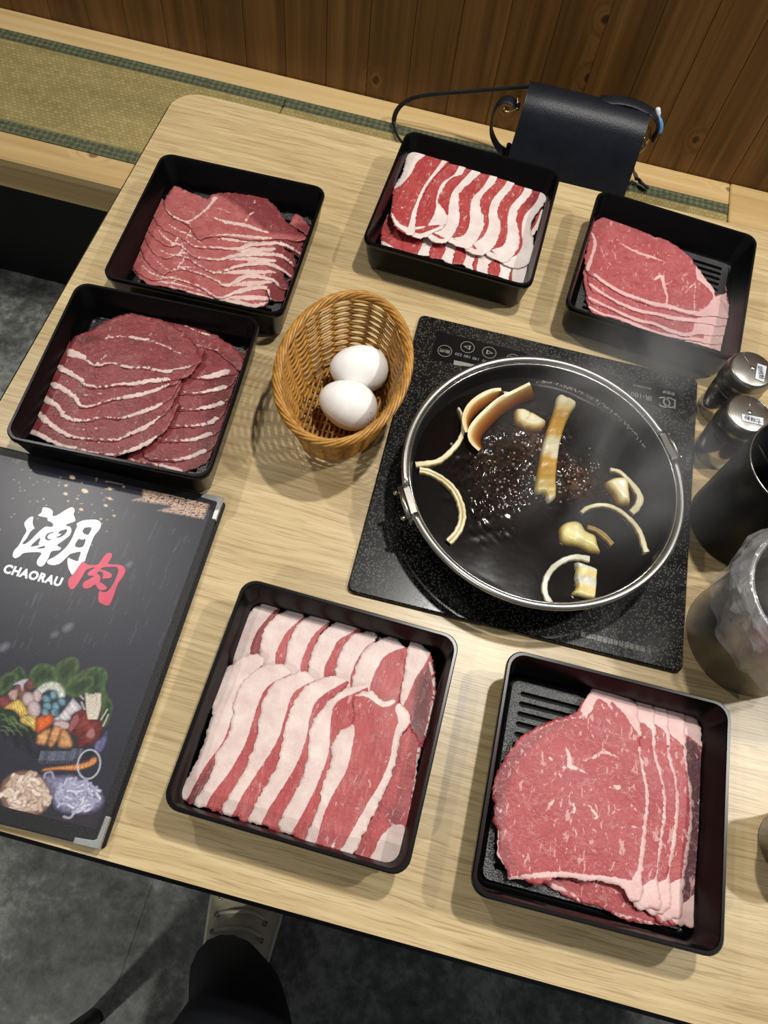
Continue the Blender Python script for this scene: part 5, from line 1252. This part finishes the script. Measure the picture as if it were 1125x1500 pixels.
mesh_obj('printed_sheet', np.c_[Q, np.full(len(Q), .0102)], fs, 'menu_print', cov, False, {'col': COLS})
LZ = .0103
# brush-lettered logo
white = [
 ([(165, 255), (162, 225), (185, 195), (215, 172), (240, 168), (243, 185), (237, 215), (243, 250), (255, 275), (240, 285), (215, 310), (180, 370), (148, 405), (150, 420), (175, 415), (215, 385), (255, 345), (300, 300), (355, 260), (410, 262), (425, 240), (405, 218), (375, 205), (372, 180), (340, 172), (287, 157), (318, 130), (328, 90), (350, 83), (395, 95), (422, 120), (420, 160), (460, 155), (520, 118), (580, 85), (610, 88), (622, 115), (612, 145), (627, 190), (620, 212), (540, 245), (580, 262), (592, 295), (575, 340), (520, 385), (465, 425), (470, 440), (497, 455), (480, 475), (410, 487), (385, 540), (355, 590), (325, 622), (290, 618), (275, 590), (285, 555), (312, 497), (165, 500), (120, 530), (85, 548), (60, 540), (55, 515), (70, 475), (110, 430), (150, 355), (180, 300)],
  [[(218, 442), (250, 405), (302, 362), (305, 385), (290, 415), (300, 425), (265, 437)], [(275, 460), (310, 445), (348, 437), (340, 458)], [(352, 372), (358, 340), (385, 318), (430, 308), (428, 315), (395, 325), (372, 350), (380, 372), (410, 378), (380, 386)], [(450, 358), (480, 345), (500, 325), (475, 325), (480, 305), (515, 290), (550, 285), (548, 310), (520, 340), (480, 360)]]),
 ([(640, 232), (690, 205), (760, 196), (820, 197), (855, 215), (862, 250), (845, 290), (800, 345), (770, 420), (735, 510), (715, 575), (700, 580), (660, 620), (632, 660), (600, 700), (580, 670), (562, 630), (555, 575), (565, 548), (610, 565), (650, 575), (660, 550), (675, 492), (620, 500), (575, 515), (530, 560), (490, 595), (440, 612), (395, 608), (370, 592), (380, 565), (420, 545), (480, 505), (540, 450), (590, 380), (625, 300), (645, 255)],
  [[(695, 300), (715, 270), (778, 268), (762, 310), (742, 335), (705, 322)], [(625, 440), (655, 375), (690, 380), (722, 375), (695, 445)]]),
]
red = [
 ([(600, 705), (640, 650), (680, 595), (700, 580), (720, 595), (740, 608), (790, 612), (835, 605), (870, 560), (905, 515), (935, 500), (958, 505), (965, 530), (945, 570), (928, 598), (960, 605), (1030, 610), (1070, 625), (1087, 660), (1065, 715), (1025, 770), (1000, 830), (975, 905), (945, 970), (915, 983), (870, 965), (840, 940), (840, 890), (850, 850), (885, 860), (925, 850), (965, 800), (1000, 730), (1022, 665), (1005, 632), (940, 630), (880, 635), (862, 650), (910, 665), (955, 690), (962, 715), (940, 733), (895, 735), (875, 735), (885, 700), (872, 678), (845, 672), (830, 690), (852, 712), (858, 745), (850, 765), (890, 790), (915, 815), (910, 835), (870, 842), (838, 830), (810, 790), (760, 822), (715, 826), (695, 808), (705, 770), (740, 748), (800, 712), (755, 710), (740, 695), (760, 668), (805, 635), (755, 645), (725, 660), (690, 720), (650, 785), (610, 832), (580, 825), (562, 785), (570, 735)], []),
]
for nm, mtl, shapes in (('white_character', 'print_white', white), ('red_character', 'print_red', red)):
    g = G()
    for outl, holes in shapes:
        O = smooth_path(ML(m1(outl)), 4, True); Hs = [smooth_path(ML(m1(h)), 3, True) for h in holes]
        g.add(*slab(O, LZ - .00005, LZ + (.0001 if mtl == 'print_white' else .00018), Hs))
    o = g.obj(nm, mtl, cov); o['label'] = 'white brush-written logo character' if 'white' in nm else 'red brush-written logo character'
q0, q1 = ML(m1([(-25, 640), (505, 770)])); cm = (q0 + q1) / 2
tw = text_mesh('logo_text', 'CHAORAU', (cm[0], cm[1], LZ + .0001), .0082, math.atan2(q1[1] - q0[1], q1[0] - q0[0]), 'print_white', cov, (0, 0, 0), .05, 0, 1.1)
L_ = max(v.co.x for v in tw.data.vertices) - min(v.co.x for v in tw.data.vertices); want = abs(q1[0] - q0[0])
for v_ in tw.data.vertices: v_.co.x = cm[0] + (v_.co.x - cm[0]) * want / L_
# stitched seam lines and metal corners
def seam(pts):
    g = G(); P = resample(np.array(pts, float), .0024)
    for i in range(0, len(P) - 1, 2):
        a, b = P[i], P[i + 1]; g.add(*tube([(a[0], a[1], .0103), (b[0], b[1], .0103)], .0002, 4))
    return g.obj('stitching', 'seam_grey', cov)
seam([(sx1 + .0016, sy0 - .0016), (sx1 + .0016, sy1 + .0016)]); seam([(sx0, sy0 - .0016), (sx1 + .0016, sy0 - .0016)])
for sgn in (-1, 1):
    cx_, cy_ = hw - .0016, sgn * (hh + .0006); a_ = .017
    O = [(cx_, cy_), (cx_ - a_ * 1.15, cy_), (cx_ - a_ * 1.15, cy_ - sgn * .004), (cx_ - .006, cy_ - sgn * .005), (cx_ - .0044, cy_ - sgn * .006), (cx_ - .004, cy_ - sgn * a_ * 1.3), (cx_, cy_ - sgn * a_ * 1.3)]
    if sgn > 0: O = O[::1]
    O = np.array(O); ar = sum(O[i][0] * O[(i + 1) % 7][1] - O[(i + 1) % 7][0] * O[i][1] for i in range(7))
    if ar < 0: O = O[::-1]
    o = mesh_obj('metal_corner', *slab(O, .0063, .0108), 'corner_silver', cov); o['label'] = 'silver metal corner guard'
    md = o.modifiers.new('bv', 'BEVEL'); md.width = .0006; md.segments = 2

# ------------------------------------------------------------------ handbag on the bench
bgl = (.110, 1.14, BZ + 0.0004); bag = empty('handbag', bgl, 'navy black leather flap handbag standing on the tatami by the wall', 'handbag')
def bsec(x, k):
    """cross-section of the bag at x, k widens downwards"""
    yf = 1.085
    pts = [(yf + .004, BZ + 0.0008), (yf, BZ + 0.0120), (yf + .008, BZ + 0.0585), (yf + .022, BZ + 0.1170), (yf + .034, BZ + 0.1498), (yf + .046, BZ + 0.1650), (yf + .064, BZ + 0.1708), (yf + .088, BZ + 0.1673), (yf + .1, BZ + 0.1591), (yf + .098, BZ + 0.0936), (yf + .092, BZ + 0.0234), (yf + .086, BZ + 0.0008)]
    return pts
xs = [.010, .013, .020, .05, .11, .17, .196, .203, .206]
ins = [.010, .004, .001, 0, -.002, 0, .001, .004, .010]
secs = []
for x, i_ in zip(xs, ins):
    P = bsec(x, 0); cy_ = 1.135; cz_ = BZ + 0.0819
    secs.append([(x + (.110 - x) * .04 * max(0, (zz - BZ - .05) / .1) , y + (cy_ - y) * i_ * 6, zz + (cz_ - zz) * i_ * 2.0 if zz > BZ + 0.0100 else zz) for y, zz in P])
v, f = loft(secs, True, True, True); bb = mesh_obj('bag_body', sub(v, bgl), f, 'leather', bag, True)
# flap: shell over the front and top
fx = np.linspace(.006, .210, 15); fsec = []
for x in fx:
    u = abs((x - .108) / .102); e = .004 * u ** 6
    path = [(1.184, BZ + 0.1609), (1.170, BZ + 0.1718), (1.150, BZ + 0.1757), (1.130, BZ + 0.1711), (1.116, BZ + 0.1556), (1.102, BZ + 0.1170), (1.088, BZ + 0.0585), (1.0825, BZ + 0.0281)]
    nar = lambda zz: (x - .108) * (1 - .05 * max(0, (zz - BZ - .03) / .12)) + .108
    top_ = [(nar(zz), y + e * .5, zz - e * .6) for y, zz in path]; bot_ = [(nar(zz), y + .002, zz - .0022) for y, zz in path[::-1]]
    fsec.append(top_ + bot_)
v, f = loft(fsec, True, True, True); o = mesh_obj('flap', sub(v, bgl), f, 'leather', bag, True)
md = o.modifiers.new('es', 'EDGE_SPLIT'); md.split_angle = math.radians(55)
def piped(name, pts, r, m, flat=None, per=8, n=8, parent=None, up=(0, 0, 1), side=None):
    v, f = tube(smooth_path(pts, per), r, n, False, flat, up, side); return mesh_obj(name, sub(v, bgl), f, m, parent or bag, True)
# long strap looping out over the bench
sp = [ony(777, 127, 1.185), ony(740, 130, 1.195), ony(690, 134, 1.205), ony(630, 139, 1.21), ony(600, 146, 1.213), ony(582, 161, 1.215), onz(577, 182, BZ + .009), onz(586, 205, BZ + .009), onz(605, 215, BZ + .009), onz(660, 218, BZ + .009), onz(720, 224, BZ + .009), (.004, 1.165, BZ + 0.0234), (.006, 1.15, BZ + 0.0702)]
piped('shoulder_strap', sp, .0042, 'leather', .55, 10, 10, None, (0, 1, .2))
# side loop with gold buckle
lp = [(.006, 1.15, BZ + 0.1381), (-.012, 1.150, BZ + 0.1462), (-.026, 1.15, BZ + 0.1381), (-.032, 1.15, BZ + 0.1147), (-.028, 1.15, BZ + 0.0842), (-.012, 1.150, BZ + 0.0608), (.004, 1.15, BZ + 0.0526)]
piped('strap_loop', lp, .0105, 'leather', .2, 8, 12, None, side=(0, 1, 0))
for y0 in (1.142, 1.158):
    bk = piped('buckle', [(.004, y0, BZ + 0.1404), (-.010, y0, BZ + 0.1310), (-.018, y0, BZ + 0.1357)], .0018, 'gold', None, 5)
piped('buckle', [(.002, 1.14, BZ + 0.1498), (.000, 1.15, BZ + 0.1533), (.002, 1.16, BZ + 0.1498)], .0016, 'gold', None, 5)
# other side: strap end, ring, hanging tail and a small charm
piped('strap_loop', [ony(880, 146, 1.165), ony(915, 148, 1.168), ony(942, 157, 1.168), ony(960, 170, 1.166), ony(964, 188, 1.162), ony(955, 206, 1.155)], .0115, 'leather', .22, 8, 12, None, side=(0, 1, 0))
piped('buckle', [(.213, 1.165, BZ + 0.1462), (.219, 1.160, BZ + 0.1322), (.213, 1.150, BZ + 0.1170)], .0018, 'gold', None, 5)
piped('buckle', [(.209, 1.150, BZ + 0.1381), (.2155, 1.145, BZ + 0.1264), (.209, 1.140, BZ + 0.1147)], .0015, 'gold', None, 5)
tl_ = [ony(925, 228, 1.16), ony(927, 245, 1.165), onz(931, 258, BZ + .018), onz(940, 268, BZ + .012), onz(950, 276, BZ + .010)]
piped('strap_tail', tl_, [.003] * 8 + [.005] * 8 + [.0075] * 8 + [.0085] * 8 + [.0065], 'leather', .3, 8, 8, None, (1, 0, .4))
chm = piped('charm', [(.218, 1.172, BZ + 0.1661), (.224, 1.168, BZ + 0.1591), (.230, 1.166, BZ + 0.1498), (.231, 1.164, BZ + 0.1404)], [.003] * 5 + [.0042] * 5 + [.004] * 5 + [.002], 'charm_blue', None, 5)
piped('charm_bead', [(.214, 1.174, BZ + 0.1743), (.218, 1.172, BZ + 0.1673), (.221, 1.170, BZ + 0.1615)], [.002, .0034, .004, .0042, .004, .0042, .004, .0034, .003, .003, .002], 'charm_white', None, 5, 8, chm)

# ------------------------------------------------------------------ the seated person's leg and the chair
prl = (-.09, -.10, 0); person = empty('person', prl, 'seated person in dark trousers and beige lace-up shoe at the table edge', 'person')
def skin(name, J, E2, m, parent, loc, root=0, lev=2):
    me = bpy.data.meshes.new(name); me.from_pydata([tuple(sub(j[:3], loc)) for j in J], E2, []); o = bpy.data.objects.new(name, me); COL.objects.link(o); o.parent = parent
    o.modifiers.new('skin', 'SKIN'); s = o.modifiers.new('sub', 'SUBSURF'); s.levels = s.render_levels = lev
    for i, j in enumerate(J):
        sv = me.skin_vertices[0].data[i]; r = j[3] if hasattr(j[3], '__len__') else (j[3], j[3]); sv.radius = r; sv.use_root = (i == root)
    dg = bpy.context.evaluated_depsgraph_get(); m2_ = bpy.data.meshes.new_from_object(o.evaluated_get(dg)); bpy.data.objects.remove(o)
    m2_.name = name; m2_.materials.clear(); m2_.materials.append(MATS[m]); m2_.polygons.foreach_set('use_smooth', [True] * len(m2_.polygons))
    o = bpy.data.objects.new(name, m2_); COL.objects.link(o); o.parent = parent; return o
J = [(-.02, -.58, .56, .125), (-.045, -.47, .555, .112), (-.05, -.35, .545, .105), (-.044, -.25, .53, .100), (-.036, -.178, .512, .078), (-.034, -.135, .472, .058), (-.050, -.126, .39, .053), (-.072, -.124, .26, .050), (-.086, -.130, .15, .050), (-.092, -.134, .095, .052),
     (.12, -.50, .545, .098), (.17, -.40, .525, .088), (.20, -.315, .50, .078), (.205, -.32, .42, .062), (.205, -.36, .28, .054), (.205, -.40, .15, .052), (.205, -.41, .095, .054)]
E2 = [(i, i + 1) for i in range(9)] + [(0, 10)] + [(i, i + 1) for i in range(10, 16)]
tr_ = skin('trousers', J, E2, 'trouser_cloth', person, prl); tr_['label'] = 'dark navy black trousers'
def shoe(cx, cy, yaw):
    """lace-up shoe: heel at cy-.2, toe forward"""
    ca, sa = math.cos(yaw), math.sin(yaw)
    def w(p): x, y, z = p; return (cx + x * ca - y * sa, cy + x * sa + y * ca, z)
    st = [(-.085, .032, .030, .075), (-.07, .040, .040, .082), (-.03, .047, .046, .088), (.02, .053, .051, .084), (.06, .056, .053, .072), (.10, .052, .048, .058), (.135, .049, .044, .050), (.160, .040, .034, .044), (.176, .022, .018, .036)]
    secs = []; sole = []
    for y, wl, wr, h in st:
        L = []
        for k in range(13):
            a = math.pi * k / 12; xx = (wr if math.cos(a) > 0 else wl) * math.copysign(abs(math.cos(a)) ** .75, math.cos(a)); L.append(w((xx, y, .022 + (h - .022) * math.sin(a) ** .8)))
        secs.append(L)
        sole.append([w((-wl - .004, y * 1.03, .002)), w((wr + .004, y * 1.03, .002)), w((wr + .005, y * 1.03, .022)), w((wr + .001, y * 1.03, .026)), w((-wl - .001, y * 1.03, .026)), w((-wl - .005, y * 1.03, .022))])
    v, f = loft(secs, True, True, True); up_ = mesh_obj('shoe', sub(v, prl), f, 'shoe_leather', person, True)
    v, f = loft(sole, True, True, True); mesh_obj('sole', sub(v, prl), f, 'shoe_sole', up_)
    for k in range(4):
        y = -.002 + .022 * k; h = .0925 - .0068 * k
        v, f = tube(smooth_path([w((-.034, y, h - .010)), w((-.015, y + .006, h + .001)), w((.013, y + .010, h + .001)), w((.032, y + .004, h - .010))], 4), .0028, 6); mesh_obj('lace', sub(v, prl), f, 'shoe_sole', up_, True)
        for s in (-1, 1):
            p = w((s * .037 - .001, y - .002, h - .010)); v, f = lathe([(.0036, p[2] - .004), (.0038, p[2] + .001), (.0024, p[2] + .0022), (.0012, p[2] + .001)], p[0], p[1], 10); mesh_obj('eyelet', sub(v, prl), f, 'steel_dull', up_, True)
shoe(-.088, -.085, math.radians(4)); shoe(.205, -.40, math.radians(-6))

chl = (-.045, -.45, 0); chair = empty('dining_chair', chl, 'black chair with tapered legs under the seated person', 'chair')
for x, y in ((-.262, -.243), (.172, -.243), (-.262, -.66), (.172, -.66)):
    dx = .012 if x < 0 else -.012; dy = -.012 if y > -.4 else .012
    v, f = lathe([(.010, .001), (.0125, .004), (.019, .40)], 0, 0, 20); v = [(a + x + dx * zz / .4 - dx * 0, b + y + dy * zz / .4, zz) for a, b, zz in v]; mesh_obj('leg', sub(v, chl), f, 'black_matte', chair, True)
v, f = loft([[(xx, yy, zz) for xx, yy in rrect(-.285, .195, -.70, -.235, .05, 5)] for zz in (.40, .405, .425, .43)], True, True, True); mesh_obj('seat', sub(v, chl), f, 'leatherette', chair)
v, f = loft([[(xx, yy - .1 * (zz - .43), zz) for xx, yy in rrect(-.27, .18, -.705, -.675, .012, 3)] for zz in (.431, .6, .80, .82)], True, True, True); mesh_obj('backrest', sub(v, chl), f, 'leatherette', chair)

# ------------------------------------------------------------------ steam
t = NT('steam'); t.n.remove(t.b)
pv = t.new('ShaderNodeVolumePrincipled'); pv.inputs['Color'].default_value = (1, 1, 1, 1); pv.inputs['Anisotropy'].default_value = .2
co = t.coord('Object'); n = t.noise(co, 14, 3, .55, .6)
sp_ = t.new('ShaderNodeSeparateXYZ'); t.link(co, sp_.inputs[0])
# soft plume leaning away from the viewer over the far right of the pot
cx_ = t.math('SUBTRACT', sp_.outputs['X'], t.math('MULTIPLY', sp_.outputs['Z'], .55)); cy_ = t.math('SUBTRACT', sp_.outputs['Y'], t.math('MULTIPLY', sp_.outputs['Z'], .2))
rr_ = t.math('SQRT', t.math('ADD', t.math('MULTIPLY', cx_, cx_), t.math('MULTIPLY', cy_, cy_)))
fall = t.math('MULTIPLY', t.rng(rr_, .03, .115, 1, 0), t.math('MULTIPLY', t.rng(sp_.outputs['Z'], .0, .02), t.rng(sp_.outputs['Z'], .05, .17, 1, 0)))
den = t.math('MULTIPLY', t.math('MULTIPLY', fall, t.rng(n, .40, .72)), 15.0)
t.link(den, pv.inputs['Density']); t.link(pv.outputs[0], t.out.inputs['Volume']); MATS['steam'] = t.m
sl = (PX + .02, PY + .01, RZ + .0075)
v, f = box(-.115, .1205, -.12, .155, 0, .175); o = mesh_obj('steam', v, f, 'steam'); o.location = sl
tag(o, 'thin white steam drifting up from the pot', 'steam', None, 'stuff')
